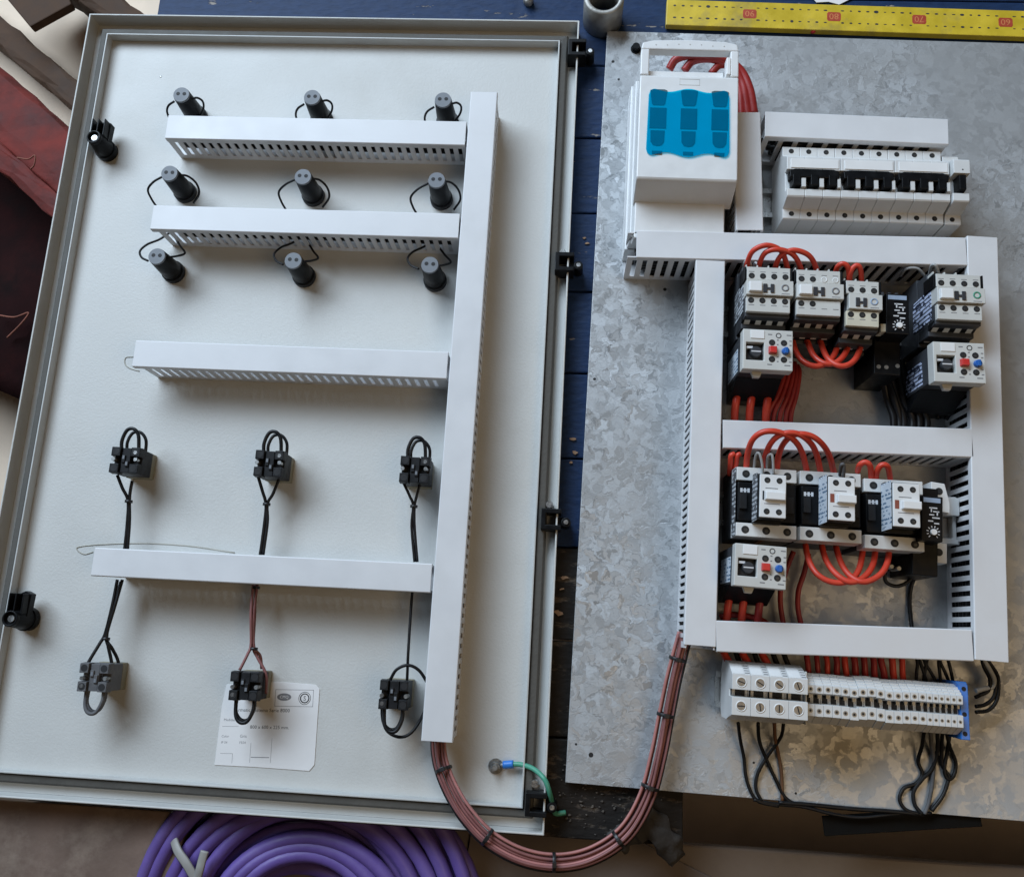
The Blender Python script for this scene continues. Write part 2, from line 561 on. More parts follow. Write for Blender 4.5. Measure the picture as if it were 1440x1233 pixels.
    def build(self, name, m, parent=None, bevel=0.0, loc=None, rotz=0.0):
        me = bpy.data.meshes.new(name)
        me.from_pydata([p * S for p in self.v], [], self.f)
        me.polygons.foreach_set("use_smooth", self.s)
        me.update()
        o = bpy.data.objects.new(name, me)
        COL.objects.link(o)
        ml = m if isinstance(m, (list, tuple)) else [m]
        for x in ml:
            me.materials.append(M[x])
        if parent is not None:
            o.parent = parent
        if loc is not None:
            o.location = Vector(loc) * S
        o.rotation_euler.z = math.radians(rotz)
        if bevel:
            b = o.modifiers.new("edge", 'BEVEL')
            b.width = bevel * S
            b.segments = 2
            b.limit_method = 'ANGLE'
            b.angle_limit = math.radians(40)
        return o


def smooth_path(pts, sub=8, closed=False):
    P = [Vector(p) for p in pts]
    n = len(P)
    out = []
    for i in range(n if closed else n - 1):
        p1, p2 = P[i], P[(i + 1) % n]
        p0 = P[i - 1] if (i > 0 or closed) else p1 * 2 - p2
        p3 = P[(i + 2) % n] if (i + 2 < n or closed) else p2 * 2 - p1
        for k in range(sub):
            t = k / sub
            out.append(0.5 * ((2 * p1) + (p2 - p0) * t + (2 * p0 - 5 * p1 + 4 * p2 - p3) * t * t + (3 * p1 - p0 - 3 * p2 + p3) * t ** 3))
    if not closed:
        out.append(P[-1])
    return out


def tag(o, label=None, cat=None, group=None, kind=None):
    for k, v in (("label", label), ("category", cat), ("group", group), ("kind", kind)):
        if v:
            o[k] = v
    return o


def thing(name, label, cat, loc=(0, 0, 0), rotz=0, group=None):
    o = bpy.data.objects.new(name, None)
    COL.objects.link(o)
    o.empty_display_size = 0.02
    o.location = Vector(loc) * S
    o.rotation_euler.z = math.radians(rotz)
    return tag(o, label, cat, group)


def copy_thing(root, loc, rotz, label):
    r = root.copy()
    COL.objects.link(r)
    r.location = Vector(loc) * S
    r.rotation_euler.z = math.radians(rotz)
    r["label"] = label
    for ch in list(root.children):
        c = ch.copy()
        COL.objects.link(c)
        c.parent = r
        for g in list(ch.children):
            d = g.copy()
            COL.objects.link(d)
            d.parent = c
    return r


def text(body, size, loc, parent, m, name="lettering", rotz=0, thick=0.12, align='LEFT', squeeze=1.0, rot=None):
    cu = bpy.data.curves.new(name, 'FONT')
    cu.body = body
    cu.size = size * S
    cu.extrude = thick * S
    cu.resolution_u = 2
    cu.align_x = align
    to = bpy.data.objects.new(name + "_curve", cu)
    COL.objects.link(to)
    dg = bpy.context.evaluated_depsgraph_get()
    me = bpy.data.meshes.new_from_object(to.evaluated_get(dg))
    bpy.data.objects.remove(to)
    bpy.data.curves.remove(cu)
    o = bpy.data.objects.new(name, me)
    COL.objects.link(o)
    me.materials.clear()
    me.materials.append(M[m])
    o.parent = parent
    o.location = Vector(loc) * S
    o.rotation_euler = rot or (0, 0, math.radians(rotz))
    o.scale.x = squeeze
    return o


def wire(name, label, cat, pts, r, m, group=None, n=10, sub=8):
    return tag(MB().tube(pts, r, n, sub).build(name, m), label, cat, group)


# ------------------------------------------------------------------ setting: floor, shelf, bench
fl = MB()
n = 24
xs = [-2600 + 5200 * i / n for i in range(n + 1)]
fl._add([(x, y, -450) for y in xs for x in xs], [(j * (n + 1) + i, j * (n + 1) + i + 1, (j + 1) * (n + 1) + i + 1, (j + 1) * (n + 1) + i) for j in range(n) for i in range(n)])
tag(fl.build("floor", 'floor'), kind='structure')

bench = thing("workbench", "old wooden workbench with chipped navy blue planks under the door and plate", "workbench", (0, 0, 0))
k = 0
for i in range(-1, 13):
    y0 = 88 + 96 * (i - 0) + 1.0
    y1 = y0 + 94.2
    if i == -1:
        y0 = -6
    dx = random.uniform(-6, 8)
    dz = random.uniform(-1.2, 0)
    if i == -1:
        MB().box(740, 1560, 46, y1, -34, dz - 0.3).build("plank", 'bench2', bench, bevel=1.6)
    b = MB().box(70 + dx, 1560 if i > -1 else 736, y0, y1, -34, dz - 0.3, top=0.0)
    b.build("plank", 'bench2' if i < 2 else 'bench', bench, bevel=1.6)
# chips of bare wood and paint flakes lying in the gap
flk = MB()
for (x, y) in [(619.9, 626.0, 0.0)[:2], (616.4, 632.9, 0.0)[:2], (612.7, 397.7, 0.0)[:2], (614.9, 382.8, 0.0)[:2], (611.5, 371.7, 0.0)[:2], (609.0, 248.3, 0.0)[:2], (607.2, 236.4, 0.0)[:2], (603.8, 212.8, 0.0)[:2]]:
    m_ = random.randint(6, 9)
    r_ = random.uniform(2.4, 6.0)
    pl = [(x + r_ * random.uniform(.3, 1.5) * math.cos(2 * math.pi * j / m_), y + .5 * r_ * random.uniform(.3, 1.5) * math.sin(2 * math.pi * j / m_)) for j in range(m_)]
    flk.prism(pl, 0.2, 1.2)
M['flake'] = mat("bare_wood_flake", (0.34, 0.22, 0.14), 0.8, 0, 0.2, 150, 0.2)
tag(flk.build("wood_flakes", 'flake'), "tan flakes of bare wood lying in the gap beside the door", "wood flakes", kind='stuff')
grit = MB()
for i in range(110):
    x, y, _ = random.choice([(665.4, 28.9, 0.0), (693.3, 34.0, 0.0), (622.9, 32.9, 0.0), (644.8, 14.4, 0.0), (622.1, 52.9, 0.0)])
    x += random.gauss(0, 16)
    y += random.gauss(0, 9)
    if y < -4:
        continue
    r_ = random.uniform(0.4, 1.9)
    m_ = random.randint(4, 6)
    grit.prism([(x + r_ * random.uniform(.5, 1.4) * math.cos(2 * math.pi * j / m_), y + .6 * r_ * random.uniform(.5, 1.3) * math.sin(2 * math.pi * j / m_)) for j in range(m_)], -0.2, random.uniform(.1, .7))
M['grit'] = mat("grey_grit", (0.10, 0.085, 0.07), 0.8, 0, 0.6, 400, 0.2)
tag(grit.build("debris", 'grit'), "grey grit and chips on the grimy bench below the plate corner", "debris", kind='stuff')

shelf = thing("lower_shelf", "brown board shelf a step below the bench, under the purple cable coil", "shelf", (0, 0, 0))
MB().box(-420, 640, -620, -14, -62, -47).build("board", 'card', shelf, bevel=2)
brd = MB().box(-430, 232, -600, -9, -28, -10)
tag(brd.build("plywood_board", 'ply', bevel=1.5), "scuffed brown plywood board below the door's lower left edge", "board")
M['ply2'] = mat("dark_brown_board", (0.145, 0.108, 0.082), 0.5, 0, 0.18, 9, 0.25, 120, (0.2, 0.16, 0.13), 0.4)
MB().box(643, 1700, -620, -14, -62, -48).build("board", 'ply2', shelf, bevel=2)

# red and brown timber left of the door
def beam(name, label, cat, p0, p1, w, h, m, group=None, wob=3.0):
    """rough timber from p0 to p1 (centre line of the top face), w wide, h deep"""
    p0, p1 = Vector(p0), Vector(p1)
    d = p1 - p0
    Ln = d.length
    b = MB()
    b.T = Matrix.Translation(p0) @ d.to_track_quat('X', 'Z').to_matrix().to_4x4()
    N = 14
    vs, fs = [], []
    prof = [(-w / 2, -h), (-w / 2, -w * .14), (-w * .42, -2), (-w * .2, 0), (w * .2, 0), (w * .42, -2), (w / 2, -w * .14), (w / 2, -h)]
    for i in range(N + 1):
        for (y, z) in prof:
            vs.append((Ln * i / N, y + random.uniform(-wob, wob), z + random.uniform(-wob, wob) * .5))
    q = len(prof)
    for i in range(N):
        for j in range(q):
            fs.append((i * q + j, (i + 1) * q + j, (i + 1) * q + (j + 1) % q, i * q + (j + 1) % q))
    fs.append(tuple(range(q))[::-1])
    fs.append(tuple(N * q + j for j in range(q)))
    b._add(vs, fs, False)
    return tag(b.build(name, m, bevel=1.5), label, cat, group)

beam("timber", "dark brown timber lying slantwise on the sandy floor behind the red board", "timber", (-524.2, 1253.7, -385.0), (-207.0, 1008.0, -385.0), 44, 50, 'brownwood')
beam("timber", "dark brown timber running from the top edge down behind the door's corner", "timber", (-335.2, 1284.0, -340.0), (-76.3, 1113.7, -340.0), 46, 60, 'brownwood')
wd = MB().prism([(-335.7, 1148.3, -330.0)[:2], (-270.7, 1193.9, -330.0)[:2], (-327.1, 1301.4, -330.0)[:2], (-453.1, 1285.5, -330.0)[:2], (-387.5, 1203.4, -330.0)[:2]][::-1], -346, -330)
tag(wd.build("timber", 'brownwood', bevel=2), "square end of a dark brown timber pointing down at the top left", "timber")
beam("board", "wide red painted board with a worn rounded edge left of the door", "board", (-407.9, 1031.4, -265.0), (-98.2, 786.6, -265.0), 98, 60, 'redwood')
beam("board", "lower red painted board with a rounded lip, below the wide red board", "board", (-365.0, 923.5, -235.0), (-80.1, 699.9, -235.0), 30, 190, 'redwood')
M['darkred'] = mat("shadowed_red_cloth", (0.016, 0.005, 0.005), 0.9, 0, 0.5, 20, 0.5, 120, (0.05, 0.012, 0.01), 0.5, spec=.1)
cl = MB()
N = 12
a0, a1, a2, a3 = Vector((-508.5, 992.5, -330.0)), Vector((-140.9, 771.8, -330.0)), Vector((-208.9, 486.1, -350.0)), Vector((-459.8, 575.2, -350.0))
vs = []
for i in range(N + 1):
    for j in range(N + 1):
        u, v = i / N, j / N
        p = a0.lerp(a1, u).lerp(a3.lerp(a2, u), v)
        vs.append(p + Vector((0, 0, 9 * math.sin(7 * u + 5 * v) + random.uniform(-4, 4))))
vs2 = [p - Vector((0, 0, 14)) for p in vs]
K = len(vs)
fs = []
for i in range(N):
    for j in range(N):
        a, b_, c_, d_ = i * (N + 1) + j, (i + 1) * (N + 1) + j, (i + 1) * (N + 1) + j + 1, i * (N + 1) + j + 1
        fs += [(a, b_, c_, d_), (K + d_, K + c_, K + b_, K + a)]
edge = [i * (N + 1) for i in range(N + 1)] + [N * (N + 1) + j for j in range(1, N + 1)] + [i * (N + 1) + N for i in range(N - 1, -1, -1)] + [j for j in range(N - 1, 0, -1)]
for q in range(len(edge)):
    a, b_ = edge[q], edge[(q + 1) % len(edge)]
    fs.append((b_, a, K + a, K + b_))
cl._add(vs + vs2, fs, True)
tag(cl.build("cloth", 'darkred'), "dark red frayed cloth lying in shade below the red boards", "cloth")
M['thread'] = mat("frayed_thread", (0.25, 0.09, 0.06), 0.9, 0, 0.2, 80, 0)
wire("frayed_thread", "thin frayed brown thread curling above the lower red board", "thread", [(-247.8, 851.9, -240.0), (-228.1, 848.9, -238.0), (-217.6, 853.9, -236.0), (-218.8, 840.7, -240.0), (-226.0, 835.7, -244.0)], 1.1, 'thread')
wire("frayed_thread", "loose frayed red thread on the dark cloth left of the door", "thread", [(-289.3, 626.6, -320.0), (-259.8, 623.4, -318.0), (-238.2, 631.3, -318.0), (-249.2, 614.8, -322.0), (-273.4, 593.3, -330.0)], 1.3, 'thread')

# loose things round the bench
coil = MB()
cx, cy, cz = (358.7, -111.1, -30.0)
pts = []
radii = [170, 163, 152, 139, 126, 113, 100, 86, 70, 58, 68, 84, 97, 110, 123, 137, 149, 160, 168, 164, 155, 141, 128, 115, 102, 88, 74, 64]
zz = [-39, -38, -39, -38, -39, -38, -39, -38, -39, -38, -27, -26, -25, -25, -26, -25, -26, -25, -25, -12, -12, -11, -12, -11, -12, -11, -12, -12]
NT = 26
for t in range(len(radii) - 1):
    ox, oy = random.uniform(-9, 9), random.uniform(-9, 9)
    for k in range(NT):
        u = k / NT
        e = u * u * (3 - 2 * u)
        r_ = radii[t] * (1 - e) + radii[t + 1] * e
        z_ = zz[t] * (1 - e) + zz[t + 1] * e
        an = 2 * math.pi * u + 1.5 * math.pi
        s_ = math.sin(math.pi * u)
        pts.append((cx + r_ * 1.06 * math.cos(an) + ox * s_, cy + r_ * math.sin(an) + oy * s_, z_ + 2 * math.sin(3 * an + t)))
cr = thing("cable_coil", "coil of thick purple cable below the door's bottom edge", "cable coil", (0, 0, 0))
coil.tube(pts, 7.4, 12, 2).build("cable", 'purple', cr)
gt = MB()
gt.tube([(224.2, -31.4, -6.0), (234.0, -42.6, 1.0), (245.5, -53.0, 4.0), (257.7, -67.9, 4.0)], 4.6, 8, 6, flat=.3)
gt.tube([(263.4, -39.5, 6.0), (261.7, -48.8, 6.0), (260.6, -56.7, 6.0), (257.9, -69.1, 4.0)], 4.4, 8, 6, flat=.3)
gt.build("tie_band", 'greytie', cr)

sheet = MB()
sheet.prism([(524.5, -11.7, -47.0)[:2], (520.2, -47.8, -47.0)[:2], (513.0, -105.5, -47.0)[:2], (793.2, -86.0, -47.0)[:2], (773.9, -43.6, -47.0)[:2], (698.9, -13.4, -47.0)[:2], (610.6, -9.6, -47.0)[:2]][::1], -46, -43)
tag(sheet.build("cardboard_sheet", 'card', bevel=.8), "grey brown cardboard sheet with a slanting edge below the pink wire bundle", "cardboard")
rg = MB().tube([(671.6, -6.1, 6.0), (682.1, 5.6, 9.0), (692.8, 11.2, 11.0), (705.4, 8.6, 10.0), (717.3, -1.0, 4.0), (728.7, -16.6, -8.0)], 12, 10, 6, flat=.7)
rg.tube([(696.2, 33.5, 7.0), (701.0, 25.0, 9.0), (710.9, 15.2, 9.0), (721.3, 3.2, 4.0), (731.2, -11.4, -6.0)], 9, 10, 6, flat=.7)
for p_ in rg.v:
    p_ += Vector((math.sin(p_.y * .41 + p_.x * .13) * 2.2, math.sin(p_.x * .37) * 2.0, math.sin(p_.x * .5 + p_.y * .3) * 1.6))
tag(rg.build("rag", 'rag'), "twisted dark grey rag at the bench edge, right of the wire bundle's lowest loop", "rag")
st = MB()
st.box(0, 150, -9, 9, 0, 4)
tag(st.build("rubber_strip", 'rubber', bevel=.6, loc=(870.5, 22.8, 2.0), rotz=7), "flat black strip sticking out from under the plate's bottom edge", "strip")

rl = thing("folding_ruler", "worn yellow folding ruler lying along the top of the bench", "ruler", (703.5, 924.1, -0.0), -1.3)
MB().box(0, 480, -17.5, 17.5, 0.2, 8.5).build("ruler_leaf", 'yellow', rl, bevel=.8)
tk = MB()
for i in range(1, 47):
    if i % 10 == 0:
        continue
    big = i % 5 == 0
    for y in (9.2, -7.2):
        w, h = (2.6, 1.7) if big else (1.9, .9)
        w *= random.uniform(.7, 1.25)
        h *= random.uniform(.6, 1.3)
        x = i * 9.85 + random.uniform(-.3, .3)
        tk.prism([(x + w * math.cos(a), y + h * math.sin(a)) for a in [j * math.pi / 4 for j in range(8)]], 8.45, 8.62)
tk.build("graduation_marks", 'ink', rl)["kind"] = 'stuff'
for i, t_ in enumerate(("90", "80", "70", "60")):
    x = 98.5 * (i + 1)
    MB().prism([(x + a, 1.0 + b) for a, b in ((-8, -4), (-6.5, -6), (6.5, -6), (8, -4), (8, 4), (6.5, 6), (-6.5, 6), (-8, 4))], 8.5, 8.66).build("numeral_box", 'rulered', rl)
    text(t_, 11.5, (x, 5.0, 8.72), rl, 'ruleorange', "numeral", rotz=180, align='CENTER', thick=.05)
pr = thing("pipe_coupling", "short grey metal pipe coupling standing on the bench between door and ruler", "coupling", (627.5, 917.0, 0.0))
MB().lathe([(23.5, 0.2), (23.5, 40), (22.5, 41.5), (18.5, 41.5), (17.5, 40.5), (17.5, 0.2)], 40).build("sleeve", 'pipe', pr)
bt = thing("bolt", "small rusty bolt lying on the bench above the door's top edge", "bolt", (536.5, 941.4, 0.0))
MB().cyl(0, 0, 0.2, 9, 6.5, 6, 6).cyl(0, 0, 9, 16, 3.2, 3.0, 10).build("bolt_head", 'pipe', bt)
sp = MB().prism([(876.1, 955.5, 1.0)[:2], (882.7, 945.8, 1.0)[:2], (896.9, 947.0, 1.0)[:2], (909.4, 943.3, 1.0)[:2], (924.7, 952.3, 1.0)[:2], (925.0, 964.1, 1.0)[:2]], 0.4, 1.2)
tag(sp.build("paper_scrap", 'paper'), "torn white paper scrap at the top edge above the ruler", "paper scrap")
pb = MB().lathe([(0.01, 0.2), (3, 1), (4, 3.5), (3, 6), (0.01, 7)], 14)
tag(pb.build("red_bead", 'redbtn', loc=(876.9, 904.8, 1.0)), "small red plastic bead between the ruler and the plate", "bead")


# ------------------------------------------------------------------ enclosure door, lying on its face
DW, DH = 600, 900


def ring(b, prof):
    """sweep the closed profile (inset d, z) round the door's rectangle"""
    k = len(prof)
    vs = []
    for c in range(4):
        for d, z in prof:
            vs.append(((d, d, z), (DW - d, d, z), (DW - d, DH - d, z), (d, DH - d, z))[c])
    fs = []
    for c in range(4):
        for j in range(k):
            fs.append((c * k + j, ((c + 1) % 4) * k + j, ((c + 1) % 4) * k + (j + 1) % k, c * k + (j + 1) % k))
    b._add(vs, fs)
    return b


door = thing("enclosure_door", "grey painted steel enclosure door lying face down with its inside up", "cabinet door", (0, 0, 0))
MB().box(2.2, DW - 2.2, 2.2, DH - 2.2, 0.2, 3.0).build("panel", 'enamel', door)
ring(MB(), [(0, 0.2), (0, 22), (2, 22), (2, 3.2), (2, 0.2)][:4] + [(2, 0.2)]).build("rim", 'enamel', door, bevel=.7)
M['lip'] = mat("painted_lip", (0.50, 0.505, 0.49), 0.5, 0, 0.06, 30, 0.2, 400, (0.4, 0.36, 0.3), 0.25)
ring(MB(), [(11.6, 2.9), (12.2, 9.6), (14.0, 12.2), (19.6, 12.8), (21.4, 11.6), (21.6, 2.9)]).build("gasket", 'gasket', door, bevel=.6)
ring(MB(), [(22.0, 2.9), (22.0, 15.6), (23.8, 15.6), (23.8, 2.9)]).build("gasket_lip", 'lip', door, bevel=.5)
for i, (x, y) in enumerate(((42, 724), (42, 175))):
    l = MB()
    l.cyl(x, y, 3, 12, 12.5, 12.5, 28).cyl(x, y, 12, 34, 11.5, 8.2, 28)
    l.prism([(x - 7.5, y + 2), (x + 9.5, y + 2), (x + 10.5, y + 26), (x + 4, y + 29), (x - 6, y + 24)], 15, 24)
    for xx in (-6.6, 0.2, 8.2):
        l.box(x + xx - .8, x + xx + .8, y + 5, y + 26, 24, 34)
    l.lathe([(6.4, 33.5), (6.4, 38), (8.2, 38), (8.6, 33.5)], 24, x, y)
    la = l.build("latch", 'black', door, bevel=.5)
    MB().cyl(x, y, 33, 35.6, 3.8, 3.4, 16).build("screw", 'steel', la)
for i, (x, y) in enumerate(((601, 861), (597.5, 592), (595.5, 306), (593.5, 28))):
    h = MB()
    # C-shaped hinge bracket clamped over the rim
    h.prism([(x - 13, y - 11), (x + 8, y - 11), (x + 8, y - 6), (x - 8, y - 6), (x - 8, y + 6), (x + 8, y + 6), (x + 8, y + 11), (x - 13, y + 11)], 4, 27)
    h.cyl(x + 13, y - 2, 2, 22, 5.5, 5.0, 18)
    h.box(x + 4, x + 13, y - 6, y + 3, 6, 18)
    hg = h.build("hinge", 'black', door, bevel=.8)
    MB().cyl(x + 13, y - 2, 21.8, 23.2, 2.6, 2.4, 12).build("pin", 'steel', hg)
    MB().cyl(x - 5, y + 17, 3, 13, 4.2, 3.6, 14).box(x - 9, x, y + 10, y + 16, 3, 9).build("screw", 'steel', hg)
ex, ey, _ = (548.5, 57.7, 4.0)
sd = MB().cyl(ex, ey, 3, 4.2, 7.5, 7.5, 20).cyl(ex, ey, 4.2, 9.5, 5, 4.8, 6).cyl(ex, ey, 9.5, 15, 2.8, 2.6, 14)
sd.build("earth_stud", 'dimsteel', door)
gl = MB().tube([(111.9, 470.1, 3.1), (102.9, 468.9, 3.1), (103.2, 461.3, 3.1), (109.8, 456.5, 3.1), (121.0, 453.6, 3.1)], .7, 6, 6)
gl.build("glue_trace", 'glue', door)
gl = MB().tube([(255.7, 256.2, 3.1), (208.2, 260.7, 3.1), (160.9, 261.4, 3.1), (113.8, 258.3, 3.1), (86.6, 254.6, 3.1), (81.6, 251.3, 3.1), (90.3, 246.3, 3.1), (100.2, 249.1, 3.1)], .7, 6, 6)
gl.build("glue_trace", 'glue', door)
gl = MB().cyl(*(91.7, 828.0, 3.1)[:2], 3.0, 3.3, 1.6, 1.0, 9)
gl.build("paint_nick", 'dimsteel', door)

# paper data label stuck inside the door
lx, ly, _ = (261.8, 41.2, 3.0)
lab = thing("data_label", "torn white paper data label on the door under the reddish lead block", "label", (lx, ly, 3.0), 2.5)
LWx, LHy = 100, 81
MB().prism([(0, 0), (42, -1.2), (98, -4), (103, 2), (104, 76), (100, 80), (60, 82.5), (6, 79), (3, 58), (1.5, 30)], 0.15, 0.7).build("paper", 'paper', lab, bevel=.15)
fr = MB()
for (x0, x1, y0, y1) in ((58, 98, 58.2, 58.6), (58, 98, 74.6, 75), (97.6, 98, 58.2, 75), (58, 58.4, 58.2, 75)):
    fr.box(x0, x1, y0, y1, .68, .78)
fr.build("logo_frame", 'inkg', lab)
lg = MB()
for rr, tw in ((6.4, .5), (4.9, 1.1)):
    lg.lathe([(rr - tw, .68), (rr - tw, .8), (rr, .8), (rr, .68)], 28, 89, 66.6)
lg.build("round_logo", 'ink', lab)
text("S", 6.6, (89, 64.3, .72), lab, 'ink', "logo_letter", align='CENTER', thick=.04)
ov = MB()
ov.prism([(67.5 + 7.4 * math.cos(a), 67.5 + 3.7 * math.sin(a)) for a in [i * math.pi / 12 for i in range(24)]], .68, .78)
ov.build("oval_logo", 'inkg', lab)
text("CMQ", 4.0, (67.5, 66.2, .82), lab, 'paper', "logo_letters", align='CENTER', thick=.03)
for (t_, sz, x, y, m_) in (("Armatic  Sistema Serie 8000", 5.0, 17, 52.5, 'ink'), ("Medidas", 3.6, 6, 43, 'inkg'), ("800 x 600 x 225 mm.", 4.7, 34, 36, 'ink'),
                           ("Color", 3.2, 5, 27, 'inkg'), ("Gris", 4.2, 24, 27, 'inkg'), ("IP 54", 3.2, 5, 21, 'inkg'), ("F554", 3.4, 24, 21, 'inkg')):
    text(t_, sz, (x, y, .72), lab, m_, "print", thick=.03)
ln = MB()
for (x0, x1, y0, y1) in ((5, 22, 37.6, 37.9), (5, 18, 11.2, 11.5), (17.7, 18, 2, 11.2), (37, 56, 7.8, 8.5), (57.5, 57.8, 3, 27), (36, 36.3, 3, 22)):
    ln.box(x0, x1, y0, y1, .68, .76)
ln.build("ruled_lines", 'inkg', lab)


# ------------------------------------------------------------------ slotted cable ducts
def duct(label, cx, cy, L, W, H, z0, rotz, pitch=10.0, slot=4.6, ext=(0, 0), first=6.0, cover_len=None, group="slotted grey cable ducts", fill='wire'):
    t = thing("cable_duct", label, "cable duct", (cx, cy, z0), rotz, group)
    x0, x1 = -L / 2 - ext[0], L / 2 + ext[1]
    hw = W / 2 - 1.2
    MB().box(x0, x1, -hw, hw, 0.2, 2.0).build("base", 'pvc', t)
    us = [x0]
    x = x0 + first
    while x + slot < x1 - 3:
        us += [x, x + slot]
        x += pitch
    us.append(x1)
    ws = [2.0, 8.0, H - 9.5, H - 2.0]
    for s in (1, -1):
        w = MB().grid(us, ws, lambda i, j: not (j == 1 and i % 2 == 1), s * hw, s * (hw - 1.3), 'xz')
        w.build("slotted_wall", 'pvc', t)
    if fill:
        wr = MB()
        nr = max(2, int((H - 16) / 7.5))
        lo = 0 if fill != 'wire' or H > 50 else 2
        for i in range(lo, nr):
            for j in range(3):
                yy, zz_ = (j - 1) * (hw - 5) * .9, 6 + 7.2 * i
                wr.tube([(x0 + 6 + random.uniform(0, 22), yy, zz_), (x0 + L * .35, yy + random.uniform(-1.5, 1.5), zz_ + random.uniform(-1.5, 1.5)), (x0 + L * .7, yy + random.uniform(-1.5, 1.5), zz_ + random.uniform(-1.5, 1.5)), (x1 - 4, yy, zz_)], 3.4, 6, 3)
        wr.build("wiring", fill, t)["kind"] = 'stuff'
    c = MB()
    hc = W / 2
    c.prism_x([(-hc, H - 7), (-hc + 1.1, H - 7), (-hc + 1.1, H - 1.6), (hc - 1.1, H - 1.6), (hc - 1.1, H - 7), (hc, H - 7), (hc, H - .8), (hc - .8, H), (-hc + .8, H), (-hc, H - .8)], -L / 2, L / 2)
    c.build("cover", 'pvc', t, bevel=.35)
    return t


duct("horizontal cable duct on the door below the top row of pilot lights", 305.4, 732.7, 345, 30, 45, 3, 0.0)
duct("horizontal cable duct on the door below the middle row of pilot lights", 305.0, 620.2, 346, 29.5, 45, 3, 0.0, ext=(-6, 0))
duct("horizontal cable duct on the door between pilot lights and switch blocks, no wires near", 306.0, 460.7, 341, 30, 45, 3, 0.0, ext=(-8, 0), fill=None)
duct("lowest horizontal cable duct on the door, leads running in from above and below", 300.9, 237.4, 350, 29, 45, 3, 0.2, ext=(-14, 0), fill=None)
duct("long vertical cable duct on the door with pink wires leaving its lower end", 494.5, 433.7, 701, 30.8, 46.5, 3, 89.8, ext=(-2, -2), fill='pinkd')


# ------------------------------------------------------------------ pilot lights seen from behind
rows = {0: 773.2, 1: 673.6, 2: 573.0}
colx = (145, 298.5, 449.5)
LEADS = {0: [[(134.1, 769.0, 42.0), (125.9, 765.9, 38.0), (122.2, 761.4, 32.0), (122.7, 756.6, 22.0)], [(152.1, 773.5, 40.0), (159.5, 775.6, 40.0), (163.9, 775.0, 34.0), (162.1, 770.9, 26.0), (153.6, 765.0, 16.0)]],
         1: [[(135.0, 673.8, 42.0), (122.3, 668.6, 38.0), (113.8, 661.8, 32.0), (115.3, 654.5, 24.0), (120.4, 647.0, 18.0)], [(150.3, 677.1, 40.0), (159.2, 678.9, 34.0), (166.5, 674.6, 26.0), (168.6, 665.3, 20.0), (160.7, 655.6, 14.0)]],
         2: [[(132.0, 570.3, 42.0), (121.9, 576.0, 38.0), (116.4, 585.8, 33.0), (120.2, 596.6, 27.0), (129.7, 606.3, 20.0), (138.2, 616.4, 16.0)], [(151.0, 577.9, 36.0), (158.2, 583.4, 28.0), (163.0, 589.8, 22.0), (155.0, 599.2, 18.0), (144.7, 612.2, 14.0)]]}
names = [["first pilot light of the top row, nearest the door's upper left latch", "middle pilot light of the top row, above the top door duct", "last pilot light of the top row, beside the long vertical duct"],
         ["first pilot light of the middle row, between the two upper ducts", "middle pilot light of the middle row, at the centre of all nine", "last pilot light of the middle row, beside the long vertical duct"],
         ["first pilot light of the bottom row, wires looping up into the duct", "middle pilot light of the bottom row, wires looping up into the duct", "last pilot light of the bottom row, beside the long vertical duct"]]
for r_ in range(3):
    root = None
    for c_ in range(3):
        x, y = colx[c_], rows[r_]
        lbl = "black " + names[r_][c_]
        if root is None:
            root = thing("pilot_light", lbl, "pilot light", (x, y, 3), 0, "backs of black pilot lights on the door")
            MB().cyl(0, 0, 0.2, 7, 13.2, 13.0, 30).build("locking_ring", 'blackm', root, bevel=.5)
            MB().cyl(0, 0, 7, 44.5, 11.8, 9.7, 28).build("body", 'black', root, bevel=.4)
            cap = MB().cyl(0, 0, 44.5, 46.6, 9.7, 9.2, 28).build("end_cap", 'capgrey', root)
            for sx in (-1, 1):
                MB().cyl(sx * 3.7, 1.0, 46.3, 46.75, 2.2, 2.2, 16).build("terminal_hole", 'hole', cap)
            for ld in LEADS[r_]:
                MB().tube([(p[0] - x, p[1] - y, p[2] - 3) for p in ld], 1.25, 8, 8).build("lead", 'wire', root)
        else:
            copy_thing(root, (x, y, 3), random.uniform(-4, 4), lbl)


